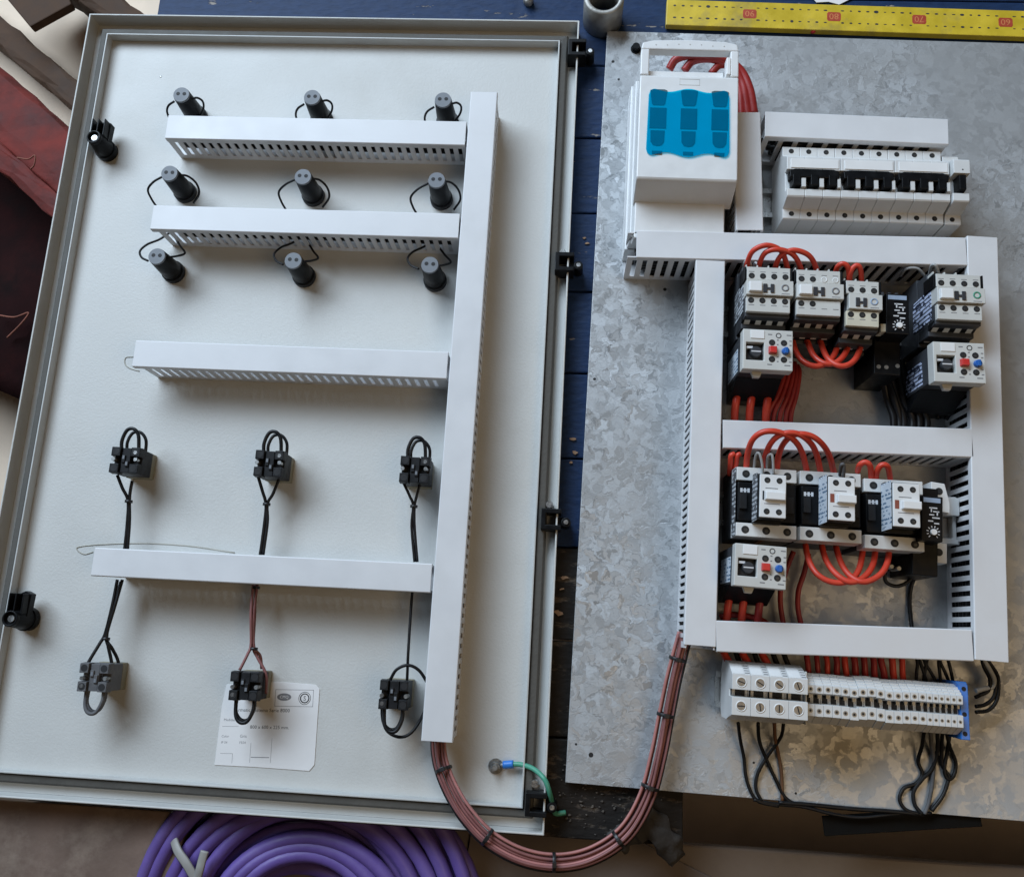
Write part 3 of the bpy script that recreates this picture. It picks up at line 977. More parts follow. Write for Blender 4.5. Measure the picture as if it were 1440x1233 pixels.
# ------------------------------------------------------------------ switch contact blocks seen from behind
def contact_block(label, x, y, flip, mb_='blackm', loopm='wire', rotz=0, w=32, h=28.5, z=47):
    t = thing("contact_block", label, "contact block", (x, y, 3), rotz + (180 if flip else 0), "switch contact blocks on the door")
    MB().box(-13.6, 13.6, -13.6, 13.6, 0.2, 11).build("mounting_collar", 'ivory', t, bevel=1.0)
    MB().cyl(0, 0, 11, 16, 13, 13, 24).box(-w / 2 + 1, w / 2 - 1, -h / 2 + 1, h / 2 - 1, 13, 36).build("housing", mb_, t, bevel=.8)
    fr = MB()
    # stepped front: four corner towers round a cross-shaped valley
    for sx in (-1, 1):
        for sy in (-1, 1):
            fr.box(*sorted((sx * w / 2, sx * 5.2)), *sorted((sy * h / 2, sy * 3.6)), 34, z - 3, top=.6)
    fr.box(-4.6, 4.6, -h / 2 + 1, h / 2 - 1, 34, z - 5.5)
    fr.box(-4.0, -.2, -2.6, 5.5, 34, z - 4).box(.2, 4.0, -7, -.6, 34, z - 4)
    fr.build("terminal_tower", mb_, t, bevel=.5)
    for sx in (-1, 1):
        for sy in (-1, 1):
            MB().cyl(sx * 10.2, sy * 9.0, z - 3.6, z - 2.85, 3.5, 3.5, 16).build("screw_well", 'hole', t)
    for (sx, sy, mm) in ((10.5, 8.4, 'steel'), (11.5, 1.0, 'steel'), (-12.4, .5, 'dimsteel')):
        MB().cyl(sx, sy, 33, z - 2.6, 2.1, 2.0, 12).build("terminal_screw", mm, t)
    MB().box(8.2, 13.4, h / 2 - 2.5, h / 2 + .6, 29, 34).build("brass_clamp", 'brass', t, bevel=.3)
    for (sx, sy) in ((-2, 3), (2, -3.6)):
        MB().box(sx - 1.1, sx + 1.1, sy - 1.8, sy + 1.8, z - 4.2, z - 3.7).build("contact_slide", 'capgrey', t)
    MB().tube([(-9, h / 2 - 3, 36), (-9.5, h / 2 + 8, 37), (-5, h / 2 + 19, 38), (2, h / 2 + 20.5, 38), (7.5, h / 2 + 14, 37), (9.5, h / 2 - 3, 35)], 1.9, 10, 8).build("link_wire", loopm, t)
    MB().tube([(-7, h / 2 - 3, 28), (-7.5, h / 2 + 8, 29), (-3, h / 2 + 18, 29), (5, h / 2 + 19, 28), (11.5, h / 2 + 11, 27), (12, h / 2 - 3, 25)], 1.7, 10, 8).build("link_wire", loopm, t)
    return t


contact_block("black contact block at left of the upper trio, its loop on top", 142.4, 344, False)
contact_block("black contact block at the middle of the upper trio, its loop on top", 296.5, 347.5, False, w=31)
contact_block("black contact block of the upper trio beside the vertical duct, loop on top", 450.1, 348, False, w=31.5)
contact_block("greyed dusty contact block at the lower left corner, loop hanging below", 143.9, 122.7, True, 'dusty', 'dusty', w=31, rotz=1)
contact_block("black contact block hanging over the white paper label", 297.7, 123.2, True, w=30, rotz=1)
contact_block("black contact block beside the vertical duct's lower end, two loops of wire", 447, 123.4, True, w=29)

def lead(label, m, strands, ties, r=1.7):
    t = thing("control_lead", label, "wire lead", (0, 0, 0), 0, "short leads between contact blocks and the lowest door duct")
    for s_ in strands:
        MB().tube(s_, r, 9, 8).build("strand", m, t)
    for q in ties:
        MB().lathe([(2.0, -1.4), (2.0, 1.4), (4.0, 1.4), (4.0, -1.4)], 14).build("cable_tie", 'tie', t, loc=q).rotation_euler = (math.radians(90), 0, 0)
    return t

lead("black lead from the left upper contact block down to the duct", 'wire',
     [[(130.3, 329.4, 34.0), (136.8, 316.3, 32.0), (143.0, 303.4, 28.0), (144.8, 280.2, 26.0), (145.3, 250.3, 24.0)], [(145.4, 324.7, 30.0), (143.9, 312.6, 28.0), (144.3, 302.1, 27.0), (147.1, 280.3, 26.0), (148.4, 250.5, 24.0)]], [(143.4, 302.8, 27.0)])
lead("black lead from the middle upper contact block down to the duct", 'wire',
     [[(282.6, 334.9, 34.0), (288.2, 320.3, 32.0), (292.3, 306.7, 28.0), (292.4, 287.4, 26.0), (291.1, 254.0, 24.0)], [(303.7, 333.5, 30.0), (298.6, 318.4, 28.0), (293.5, 306.9, 27.0), (295.4, 287.6, 26.0), (294.1, 254.1, 24.0)]], [(292.7, 306.9, 27.0)])
lead("black lead from the right upper contact block down to the duct", 'wire',
     [[(438.0, 334.6, 34.0), (444.7, 322.4, 32.0), (448.6, 312.7, 28.0), (448.4, 291.3, 26.0), (454.0, 254.9, 24.0)], [(453.9, 334.5, 30.0), (451.5, 323.4, 28.0), (449.9, 312.2, 27.0), (451.4, 291.5, 26.0), (456.9, 255.1, 24.0)]], [(449.2, 312.1, 27.0)], r=1.5)
lead("black lead from the duct down to the greyed dusty contact block", 'wire',
     [[(143.2, 220.4, 26.0), (144.0, 194.7, 30.0), (141.0, 165.8, 30.0), (137.7, 155.0, 32.0), (131.5, 137.1, 36.0), (129.9, 128.6, 36.0)], [(148.6, 220.7, 26.0), (147.0, 194.9, 30.0), (142.7, 164.5, 30.0), (146.0, 153.2, 30.0), (148.9, 140.5, 26.0), (152.1, 127.9, 24.0)], [(144.3, 218.6, 20.0), (143.6, 193.4, 26.0), (142.0, 162.3, 28.0), (147.8, 150.4, 24.0), (151.6, 140.4, 18.0), (156.6, 126.4, 16.0)]], [(142.6, 160.2, 30.0)])
lead("red and brown lead from the duct to the contact block over the label", 'pinkd',
     [[(287.9, 222.8, 26.0), (290.4, 195.4, 30.0), (294.2, 163.6, 30.0), (293.2, 153.1, 34.0), (288.5, 137.7, 38.0)], [(291.7, 223.1, 24.0), (292.7, 195.5, 28.0), (296.0, 161.6, 28.0), (301.8, 150.6, 28.0), (312.5, 134.5, 28.0), (314.0, 115.7, 26.0)], [(289.5, 223.1, 22.0), (293.6, 188.4, 26.0), (296.7, 161.6, 28.0), (303.2, 152.0, 24.0), (304.8, 139.3, 20.0)]], [(297.8, 158.9, 30.0), (290.9, 220.1, 25.0)], r=1.5)
lead("single thin black lead from the duct to the lower right contact block", 'wire',
     [[(454.0, 227.3, 24.0), (454.8, 197.1, 28.0), (456.1, 162.2, 32.0), (455.8, 144.6, 26.0), (455.7, 128.5, 22.0)]], [], r=1.5)
wire("jumper_wire", "loose black wire looping round the contact block into the vertical duct", "wire", [(440.9, 137.4, 36.0), (446.9, 147.4, 38.0), (457.9, 152.1, 38.0), (469.4, 147.2, 36.0), (479.9, 132.6, 32.0)], 1.6, 'wire')
wire("jumper_wire", "loose black wire hanging from the vertical duct below the contact block", "wire", [(480.7, 118.9, 30.0), (473.8, 101.7, 32.0), (465.3, 88.0, 34.0), (454.4, 83.4, 34.0), (442.0, 88.0, 34.0), (436.0, 99.7, 34.0), (434.1, 113.1, 34.0)], 1.6, 'wire')

# earth wire
ew = thing("earth_wire", "green earth wire with a blue crimp on the door's stud", "wire", (0, 0, 0))
MB().tube([(552.1, 58.9, 6.0), (559.3, 60.3, 8.0)], 2.0, 8, 2, flat=.5).build("lug", 'dimsteel', ew)
MB().tube([(556.5, 60.1, 8.0), (561.4, 60.9, 9.0), (566.4, 61.6, 9.5)], 3.9, 14, 3).build("crimp_sleeve", 'bluestop', ew)
MB().tube([(565.0, 61.5, 9.5), (575.7, 61.9, 12.0), (588.1, 59.2, 20.0), (598.3, 51.9, 28.0), (603.7, 39.5, 26.0), (607.0, 26.5, 14.0), (610.1, 17.9, 6.0), (620.0, 18.7, 3.0)], 2.5, 10, 8).build("wire", 'green', ew)

# pink wire harness from the door to the plate
hz = thing("wire_harness", "bundle of pink wires tied together, looping from the door duct to the plate", "wire harness", (0, 0, 0))
spine = [(491.8, 88.3, 22.0), (494.1, 69.9, 24.0), (500.0, 52.8, 27.0), (511.5, 33.1, 30.0), (527.0, 14.8, 34.0), (549.5, -3.6, 36.0), (580.7, -16.6, 36.0), (614.5, -19.8, 34.0), (647.8, -11.2, 32.0), (677.4, 10.2, 32.0), (696.4, 42.8, 30.0), (706.5, 81.1, 30.0), (713.4, 119.1, 30.0), (719.5, 153.2, 32.0), (725.1, 178.7, 34.0), (729.5, 198.1, 36.0)]
sp_ = smooth_path(spine, 8)
for k in range(11):
    an = 2.4 * k
    rad = 0.0 if k == 0 else (3.1 if k < 5 else 6.2)
    out = []
    for i, p in enumerate(sp_):
        t_ = (sp_[min(i + 1, len(sp_) - 1)] - sp_[max(i - 1, 0)]).normalized()
        u = Vector((-t_.y, t_.x, 0)).normalized()
        w = t_.cross(u)
        a2 = an + 0.35 * math.sin(i * .045 + k)
        out.append(p + u * (rad * 1.12 * math.cos(a2)) + w * (rad * .8 * math.sin(a2)))
    MB().tube(out, 1.5, 8, 1).build("strand", 'pink' if k % 3 else 'pinkd', hz)
MB().tube([p + Vector((0, 0, -3)) for p in [sp_[i] + Vector(((-1) ** 0 * 0, 0, 0)) for i in range(len(sp_))]], 2.2, 8, 1).build("strand", 'wire', hz)
out = []
for i, p in enumerate(sp_):
    t_ = (sp_[min(i + 1, len(sp_) - 1)] - sp_[max(i - 1, 0)]).normalized()
    u = Vector((-t_.y, t_.x, 0)).normalized()
    out.append(p - u * 7.8 + Vector((0, 0, 1)))
MB().tube(out, 1.3, 8, 1).build("strand", 'wire', hz)
for q in ((499.7, 56.7, 27.0), (546.7, -2.5, 36.0), (609.1, -20.8, 34.0), (672.2, 5.4, 32.0), (699.6, 53.3, 30.0), (711.4, 117.6, 30.0), (723.3, 173.8, 33.0)):
    q = Vector(q)
    j = min(range(len(sp_)), key=lambda i: (sp_[i] - q).length)
    t_ = (sp_[min(j + 1, len(sp_) - 1)] - sp_[j - 1]).normalized()
    o = MB().lathe([(7.6, -1.6), (7.6, 1.6), (8.8, 1.6), (8.8, -1.6)], 20).box(-2.4, 2.4, 7.6, 11, -2.0, 2.0).build("cable_tie", 'tie', hz, bevel=.3)
    o.location = sp_[j] * S
    o.rotation_euler = t_.to_track_quat('Z', 'Y').to_euler()


# ------------------------------------------------------------------ mounting plate
PR = -1.0                                       # the plate lies a degree askew of the door
plate = thing("mounting_plate", "galvanised steel mounting plate with spangled zinc, lying right of the door", "mounting plate", (618.7, 47.8, 0), PR)
MB().box(0, 575, 0, 848, 7.6, 10).build("sheet", 'galv', plate, bevel=.4)
e = MB().box(0, 1.8, 0, 848, 0.3, 7.5).build("flange", 'galv', plate)
e = MB().box(2, 575, 0, 1.8, 0.3, 7.5).build("flange", 'galv', plate)
e = MB().box(2, 575, 846.2, 848, 0.3, 7.5).build("flange", 'galv', plate)
for (x, y, _), r_ in (((643.0, 75.1, 10.0), 2.4), ((641.6, 854.4, 10.0), 1.8), ((649.0, 830.8, 10.0), 1.5), ((633.2, 463.1, 10.0), 1.6), ((707.5, 569.6, 10.0), 2.0), ((627.8, 84.3, 10.0), 1.2), ((842.9, 51.8, 10.0), 1.2), ((802.6, 77.6, 10.0), 1.2)):
    dx, dy = x - 618.7, y - 47.8
    a = math.radians(-PR)
    MB().cyl(dx * math.cos(a) - dy * math.sin(a), dx * math.sin(a) + dy * math.cos(a), 9.95, 10.06, r_, r_, 14).build("drilled_hole", 'hole', plate)
nb = thing("mounting_bolt", "black bolt head at the plate's top left corner, above the fuse switch", "bolt", (668.0, 871.2, 10.0))
MB().cyl(0, 0, 0.1, 1.5, 6, 6, 20).cyl(0, 0, 1.5, 7, 4.6, 4.2, 14).build("bolt_head", 'black', nb)

duct("wide short vertical duct between the fuse switch and the breakers", 787.0, 684.2, 138, 28.5, 58, 10, 91.0)
duct("short horizontal duct at the top of the plate above the breakers", 900.5, 736.0, 192, 30.5, 60, 10, -1.4, pitch=16, slot=11)
duct("long horizontal duct under the fuse switch and breakers", 838.9, 596.0, 337.7, 31.1, 60, 10, .4, ext=(9, -4), pitch=11, slot=5)
duct("left vertical duct of the plate where the pink bundle enters", 743.5, 382.9, 391.5, 30.4, 60, 10, 88.9, ext=(3, -4), pitch=7.6, slot=3.6)
duct("right vertical duct of the plate beside the relays, wires leaving its lower end", 1016.6, 401.2, 426.3, 31.1, 60, 10, 87.8, ext=(-4, -4), pitch=9.8, slot=5)
duct("middle horizontal duct of the plate between the two contactor rows", 881.6, 394.6, 242.2, 28.9, 60, 10, .3, ext=(-1, -1))
duct("lowest horizontal duct of the plate above the terminal row", 873.4, 199.2, 236.7, 29.1, 60, 10, 1.1, ext=(-1, -1))


def rail(label, x0, x1, y, rot=PR):
    o = MB().prism_x([(-17.5, 7.3), (-17.5, 6.0), (-13, 6.0), (-13, .2), (13, .2), (13, 6.0), (17.5, 6.0), (17.5, 7.3), (11.8, 7.3), (11.8, 1.4), (-11.8, 1.4), (-11.8, 7.3)], 0, x1 - x0)
    o = o.build("mounting_rail", 'steel', loc=(x0, y, 10), rotz=rot)
    tag(o, label, "mounting rail", "steel rails under the devices")

rail("steel rail under the row of breakers", 812, 1006, 674)
rail("steel rail under the upper row of contactors", 765, 1000, 532)
rail("steel rail under the lower row of contactors", 763, 1000, 327)
rail("steel rail under the row of terminal blocks", 764, 1000, 146)

# ------------------------------------------------------------------ fuse switch
fs = thing("fuse_switch", "white fuse switch with a blue clear window and top handle", "fuse switch", (718.2, 734.2, 10), -.6)
MB().box(-58, 48, -134, 68, .2, 30, top=1).box(-55, 46, -132, 66, 30, 44, top=2).build("base", 'white', fs, bevel=1)
MB().box(-52, 47, -134.5, -56, 44, 58, top=2.5).build("lower_cover", 'white', fs, bevel=1)
MB().box(-53, 46, -131, -129.8, 57, 57.8).build("seam", 'dimsteel', fs)
cv = MB()
# cover: a slab whose chin slopes back to the lower cover; above it two arms carry the grip
cv.prism_x([(-93, 52), (-81.5, 88.5), (-79, 90), (38.5, 90), (40, 88), (40, 50), (-90, 50)], -51.6, 51.6)
cv.build("cover", 'white', fs, bevel=1.2)
hd = MB()
hd.box(-51.6, -42.5, 40.2, 71, 74, 89.7)
hd.box(43, 51.6, 40.2, 71, 74, 89.7)
hd.prism([(-51.6, 71), (51.6, 71), (50, 79), (38, 82), (0, 83.5), (-38, 82), (-50, 79)], 78, 89.7)
ha = hd.build("handle", 'white', fs, bevel=1.2)
dots = MB()
for i in range(7):
    dots.cyl(-36 + 12 * i, 76.2 + (1.4 if abs(i - 3) < 2 else 0.2), 89.6, 90.2, .7, .5, 8)
dots.build("grip_marks", 'case', fs)["kind"] = 'stuff'
MB().box(38.5, 43.5, 42, 63, 80, 90.6, top=.4).build("latch_bar", 'tab', fs, bevel=.6)
MB().box(-42.3, 37, 40.2, 50, 56, 82).build("grip_ledge", 'white', fs, bevel=.6)
nm = MB()
for (x0, x1, y0, y1) in ((-10, 11, 35.4, 35.8), (-10, 11, 28.5, 28.9), (-10, -9.6, 28.5, 35.8), (10.6, 11, 28.5, 35.8)):
    nm.box(x0, x1, y0, y1, 89.9, 90.25)
nm.build("name_frame", 'case', fs)
ft = []
K = 60
hwid = 42.0
corner = lambda x: (8 - math.sqrt(max(0, 64 - max(0, 8 - (hwid - abs(x))) ** 2)))
for i in range(K + 1):
    u = i / K
    ft.append((hwid - 2 * hwid * u, 23.0 + 2.0 * (math.cos(u * 4 * math.pi) - 1) - corner(hwid - 2 * hwid * u)))
fb = []
for i in range(K + 1):
    u = i / K
    fb.append(((-hwid + 2 * hwid * u) * 1.02, -56 + 2.4 * (1 - math.cos(u * 4 * math.pi)) + corner(-hwid + 2 * hwid * u)))
outline = ft + fb
MB().prism(outline, 90.05, 90.3).build("window_bed", 'case', fs)
for ci, xx in enumerate((-31.5, 0.5, 32.5)):
    for (y0, y1, t_) in ((3.5, 21, 2.0), (-23.5, .5, .4), (-44, -26, 1.6), (-53.5, -49.5, .8)):
        w = 8.6
        if y0 > 0:
            sh = [(-9, y1), (-7, y0 + 2), (-5.5, y0), (5.5, y0), (7, y0 + 2), (9, y1), (6, y1 + 1.2), (-6, y1 + 1.2)]
        elif y1 > 0:
            sh = [(-w, y0), (w, y0), (w, y1), (-w, y1)]
        elif y0 < -48:
            sh = [(-5, y0), (5, y0), (5.4, y1), (-5.4, y1)]
        else:
            sh = [(-7.4, y1), (-7, y0 + 5), (-4.4, y0 + 1), (0, y0), (4.4, y0 + 1), (7, y0 + 5), (7.4, y1)]
        MB().prism([(xx + q_[0], q_[1]) for q_ in sh], 90.3, 90.9).build("fuse_recess", 'fuse', fs, bevel=.2)
MB().prism(outline, 91.0, 91.9).build("window", 'blue', fs, bevel=.3)

def rwire(label, pts, r=2.6, m='red', group=None, name="power_wire", cat="wire", sub=8):
    return wire(name, label, cat, pts, r, m, group, 10, sub)

g_ = "thick red feed wires behind the fuse switch"
rwire("outermost thick red feed wire arching over behind the fuse switch handle", [(703.8, 821.0, 44.0), (711.7, 830.5, 50.0), (733.3, 833.4, 54.0), (761.3, 830.9, 52.0), (782.3, 821.2, 46.0), (793.7, 798.5, 44.0), (799.9, 768.2, 40.0)], 4.6, 'redb', g_)
rwire("second thick red feed wire, inside the outermost one behind the handle", [(720.6, 819.5, 44.0), (730.3, 829.6, 48.0), (749.8, 831.2, 50.0), (771.6, 824.9, 48.0), (784.2, 810.0, 44.0), (789.4, 790.8, 42.0), (793.3, 766.7, 38.0)], 4.6, 'redb', g_)
rwire("third thick red feed wire close to the fuse switch's right side", [(750.9, 816.5, 44.0), (760.1, 826.1, 46.0), (773.2, 824.2, 44.0), (783.5, 801.0, 40.0), (786.6, 763.4, 36.0)], 4.2, 'redb', g_)

# ------------------------------------------------------------------ breakers
def breaker(label, cx, cy, poles, rotz):
    w = 18.45 * poles
    t = thing("circuit_breaker", label, "circuit breaker", (cx, cy, 10), rotz, "white three pole breakers in one row")
    for p in range(poles):
        x0 = -w / 2 + 18.45 * p + .12
        x1 = x0 + 18.45 - .24
        b = MB()
        b.prism_x([(-43, 3), (-43, 50.5), (-42, 52), (-31.5, 52), (-26.5, 69), (-25, 70), (-17.5, 70), (-17, 62), (4.2, 62), (4.7, 70), (18.5, 70), (20, 69), (30, 52.4), (31, 52), (41, 52), (42, 50.5), (42, 3)], x0, x1)
        b.build("pole_body", 'case2', t, bevel=.5)
        for yy in (36.3, -36.8):
            MB().cyl((x0 + x1) / 2, yy, 51.5, 52.3, 2.7, 2.7, 16).build("terminal_well", 'hole', t)
            MB().cyl((x0 + x1) / 2 + .5, yy - .6, 52.25, 52.4, 1.5, 1.4, 10).build("terminal_screw", 'wellscrew', t)
        MB().box((x0 + x1) / 2 - 4.7, (x0 + x1) / 2 + 4.7, -15.6, -2, 62.2, 74, top=.8).build("toggle", 'black', t, bevel=.5)
        MB().box(x1 - 4.2, x1 + 1.0 if p < poles - 1 else x1 - .3, -16.4, -5.5, 62.2, 72.5, top=.3).build("toggle_guard", 'case2', t, bevel=.4)
    MB().prism([(-w / 2 + 2.5, -6), (w / 2 - 2.5, -6), (w / 2 - 2, 1.6), (w / 2 - 8, 3.9), (-w / 2 + 8, 3.9), (-w / 2 + 2, 1.6)], 62.2, 73.5).build("toggle_tie", 'black', t, bevel=.8)
    MB().box(-w / 2 + 4, w / 2 - 2, 6.4, 16.8, 69.8, 70.8).build("label_window", 'tab', t, bevel=.3)
    return t

bx, by = 907.4, 674.3
for i, lb in enumerate(("leftmost three pole breaker, beside the wide short vertical duct", "middle breaker of the row of three pole breakers", "right three pole breaker, touching the narrow side module")):
    breaker("white " + lb, bx + (i - 1) * 55.5 * math.cos(math.radians(PR)), by + (i - 1) * 55.5 * math.sin(math.radians(-.5)), 3, -.7)
ax = thing("side_module", "narrow single module with a higher nose at the breaker row's right end", "side module", (999.3, 673.0, 10), -.8)
MB().prism_x([(-42, 3), (-42, 50), (-41, 51), (-31.5, 51), (-26.5, 71), (-25, 72), (-17, 72), (-16.6, 62), (3, 62), (3.4, 76), (18, 76), (19.5, 74.5), (26, 52), (36, 51), (38, 49), (38, 3)], -7, 9.5).build("pole_body", 'case2', ax, bevel=.5)
MB().box(-2, 6.4, -15, 3, 62.2, 75, top=.8).build("toggle", 'black', ax, bevel=.5)
MB().cyl(0.5, -36.2, 50.9, 51.4, 2.5, 2.5, 14).build("terminal_well", 'hole', ax)
MB().cyl(2, 7.5, 75.9, 76.2, .8, .8, 10).build("pin_mark", 'ink', ax)

# ------------------------------------------------------------------ contactors
def wells(t, xs, y, z, r=3.0, m='wellscrew', scr=True):
    for x in xs:
        MB().cyl(x, y, z - .05, z + .25, r, r, 16).build("terminal_well", 'hole', t)
        if scr:
            MB().cyl(x + .4, y - .5, z + .2, z + .38, r * .5, r * .45, 10).build("terminal_screw", m, t)


def small_contactor(label, cx, cy, w, rotz, n=4, blanks=(), ring_m='inkg', side=None, tabm='tab', tail=True, yellowed=False):
    t = thing("contactor", label, "contactor", (cx, cy, 10), rotz, "small contactors of the upper row")
    hw = w / 2
    MB().box(-hw - .6, hw + .6, -38, 36, 2, 50, top=.5).box(-hw, hw, -34, 32, 50, 74).box(-hw + .2, hw - .2, -27, 25, 74, 90).build("housing", 'dark', t, bevel=.8)
    for s_ in ((-1, 1)):
        MB().box(*sorted((s_ * hw, s_ * (hw + 1.7))), 10, 24, 70, 94).build("side_clip", 'black', t, bevel=.3)
    f = 'case'
    tb = MB().box(-hw + .4, hw - .4, 10.2, 24.5, 66, 94, top=.4)
    tb.build("upper_terminal_block", f, t, bevel=.5)
    MB().box(-hw - .6 if not yellowed else -hw + 2, hw + 2.2, -7, 9.8, 60, 97.5, top=.6).build("front_plate", f, t, bevel=.6)
    MB().box(-hw + .2, hw - .6, -23.5, -7.4, 66, 94.5, top=.4).build("lower_terminal_block", f if not yellowed else 'ivory2', t, bevel=.5)
    px = [(-hw + w * (i + .5) / n) for i in range(n)]
    wells(t, [x for i, x in enumerate(px) if i not in blanks], 14.6, 94)
    wells(t, [x - .4 for i, x in enumerate(px) if i not in blanks], -11.4, 94.5)
    for i, x in enumerate(px):
        MB().box(x - 2.6, x + 2.6, 18.6, 19.3, 93.9, 94.12).box(x - 2.8, x + 2.6, -16.6, -15.9, 94.4, 94.62).build("terminal_mark", 'inkg', t)
        if i in blanks:
            MB().lathe([(1.9, 93.9), (2.9, 94.5), (2.9, 93.9)], 14, x, 14.6).build("blank_plug", 'tab', t)
    s_ = w / 44
    if n == 4:
        MB().box(-hw + 1.6, -hw + 15, -4.4, 6.6, 97.3, 101, top=.7).build("marker_tab", tabm, t, bevel=.6)
    ex = (-hw + 18.4) if n == 4 else (-hw + 11)
    MB().box(ex - 2.2, ex + 1.6, -4.0, 5.0, 97.4, 98.6).box(ex + 4.8, ex + 8.4, -4.0, 5.0, 97.4, 98.6).box(ex + 1.2, ex + 5.2, -.9, 1.5, 97.5, 98.4).build("emblem", 'ink', t, bevel=.3)
    MB().lathe([(2.2, 97.4), (2.4, 98.0), (3.6, 98.0), (3.8, 97.4)], 24, hw - 6.5, 1.8).build("rating_mark", ring_m, t)
    MB().box(hw - 10, hw - 2, -4.9, -4.2, 97.4, 97.62).build("rating_print", 'inkg', t)
    # wire guide: dark skirt with slanting fins under the lower block
    sk = MB().prism_x([(-34, 50), (-34, 58), (-24, 88), (-22, 88), (-22, 50)], -hw, hw).build("wire_skirt", 'black', t, bevel=.4)
    for x in px:
        MB().prism_x([(-34.6, 57), (-25.2, 86), (-24.2, 86), (-33.4, 57)], x - 3.2, x + 2.2).build("wire_guide", 'case', t)
    for x in px:
        MB().box(x - 4.4, x - 3.2, 24.6, 29.5, 62, 86).build("wire_fin", 'case', t)
    if side:
        MB().grid([-20, 12], [40, 84], lambda i, j: True, -hw - .75, -hw - .3, 'yz').build("side_label", side, t)
    return t

M['ivory2'] = mat("slightly_yellow_case", (0.6, 0.565, 0.45), 0.45, 0, 0.08, 50, 0.05)
c1 = small_contactor("small contactor at the upper row's left end, above the upper left overload relay", 798.3, 533.6, 44, PR, side='label_g')
small_contactor("second small contactor of the upper row, two of its screw holes capped", 847.0, 532.0, 44, PR, blanks=(2, 3))
small_contactor("narrow three hole contactor with yellowed corner, beside the black timer", 889.2, 522.2, 33, -1.8, n=3, ring_m='inkb', yellowed=True)
small_contactor("small contactor at the upper row's right end, pale printed label on its side", 981.8, 532.4, 44, -.8, ring_m='green', side='label_k')


def big_contactor(label, cx, cy, w, rotz, side=None):
    t = thing("contactor", label, "contactor", (cx, cy, 10), rotz, "large black and white contactors of the lower row")
    hw = w / 2 - .4
    MB().box(-hw, hw, -35, 35, 2, 44, top=.5).box(-hw + .5, hw - .5, -33, 33, 44, 56).build("housing", 'dark', t, bevel=.8)
    MB().box(-hw + .5, hw - .5, -20, 19.5, 44, 71, top=1.2).build("black_front", 'black', t, bevel=1)
    MB().box(-hw + 3, -hw + 10, -8, 8, 70, 74).build("raised_panel", 'blackm', t, bevel=.6)
    MB().box(hw - 12, hw - 4, -10, 6, 70, 73).build("raised_panel", 'blackm', t, bevel=.6)
    mk = MB()
    for q in range(3):
        mk.box(-hw + 4 + q * 3.4, -hw + 6.2 + q * 3.4, 8.5, 12.5, 70.9, 71.3)
    mk.box(-hw + 4, -hw + 13, 10.1, 10.9, 70.9, 71.35).build("print", 'inkw', t)
    for (y0, y1) in ((19.9, 34), (-34.5, -20.4)):
        MB().box(-hw + .1, hw - .1, y0, y1, 48, 70, top=.6).build("terminal_strip", 'case2', t, bevel=.6)
        wells(t, [-hw + 9.5, 0, hw - 9.5], (y0 + y1) / 2, 70, 3.7)
    if side:
        MB().grid([-33, 33], [54, 69], lambda i, j: True, -hw - .4, -hw - .05, 'yz').build("side_label", side, t)
    return t

big_contactor("large contactor at the lower row's left end", 800.4, 325.4, 59.5, PR, 'label_g')
big_contactor("middle large contactor of the lower row", 861.2, 324.4, 60, PR)
big_contactor("right large contactor of the lower row, mostly hidden by a clip-on block", 920.6, 319.6, 57.5, PR)


def aux_block(label, cx, cy, rotz, side, slide_m, flag):
    t = thing("auxiliary_block", label, "auxiliary contact block", (cx, cy, 80), rotz, "white clip-on contact blocks on the lower contactors")
    MB().box(-13.2, 12.6, -24, 24, .5, 10).box(-12.9, 12.4, -21, 21, 10, 26).build("housing", 'black', t, bevel=.6)
    MB().box(-12.6, 12.6, -20.8, 20.8, 14, 28, top=.5).build("front", 'white', t, bevel=.6)
    wells(t, (-5.4, 5.8), 14.8, 28, 2.8)
    wells(t, (-5.6, 5.6), -14.8, 28, 2.8)
    MB().box(-8.0 if not flag else -5.2, 11.4 if not flag else 12.9, -4.6, 4.2, 27.8, 32.5, top=.8).build("slider", slide_m, t, bevel=.6)
    if flag:
        MB().box(-10.6, -6.8, -3.8, 4.2, 27.9, 28.3).build("flag_window", 'flagred', t)
    else:
        MB().box(-9.6, -8.3, -4.0, 4.4, 27.9, 28.4).build("slot", 'hole', t)
    MB().box(-7, 4.5, 6.8, 7.6, 27.9, 28.12).box(-8, 6.5, -7.8, -7.1, 27.9, 28.12).build("print", 'inkg', t)
    MB().grid([-22.5, 22.5], [2, 26.5] if flag else [2, 22], lambda i, j: True, -13.6, -13.22, 'yz').build("side_label", side, t)
    return t

M['flagred'] = mat("brown_red_window", (0.25, 0.07, 0.05), 0.4, 0, 0.1, 100, 0)
aux_block("white clip-on contact block on the left large contactor, broad slider", 799.9, 327.4, -1.4, 'label_g', 'tab', False)
aux_block("white clip-on contact block on the middle large contactor, reddish flag window", 863.0, 327.8, -1.4, 'label_w', 'tab', True)
aux_block("white clip-on contact block next to the lower black timer", 921.8, 324.7, -1.4, 'label_w', 'tab', True)


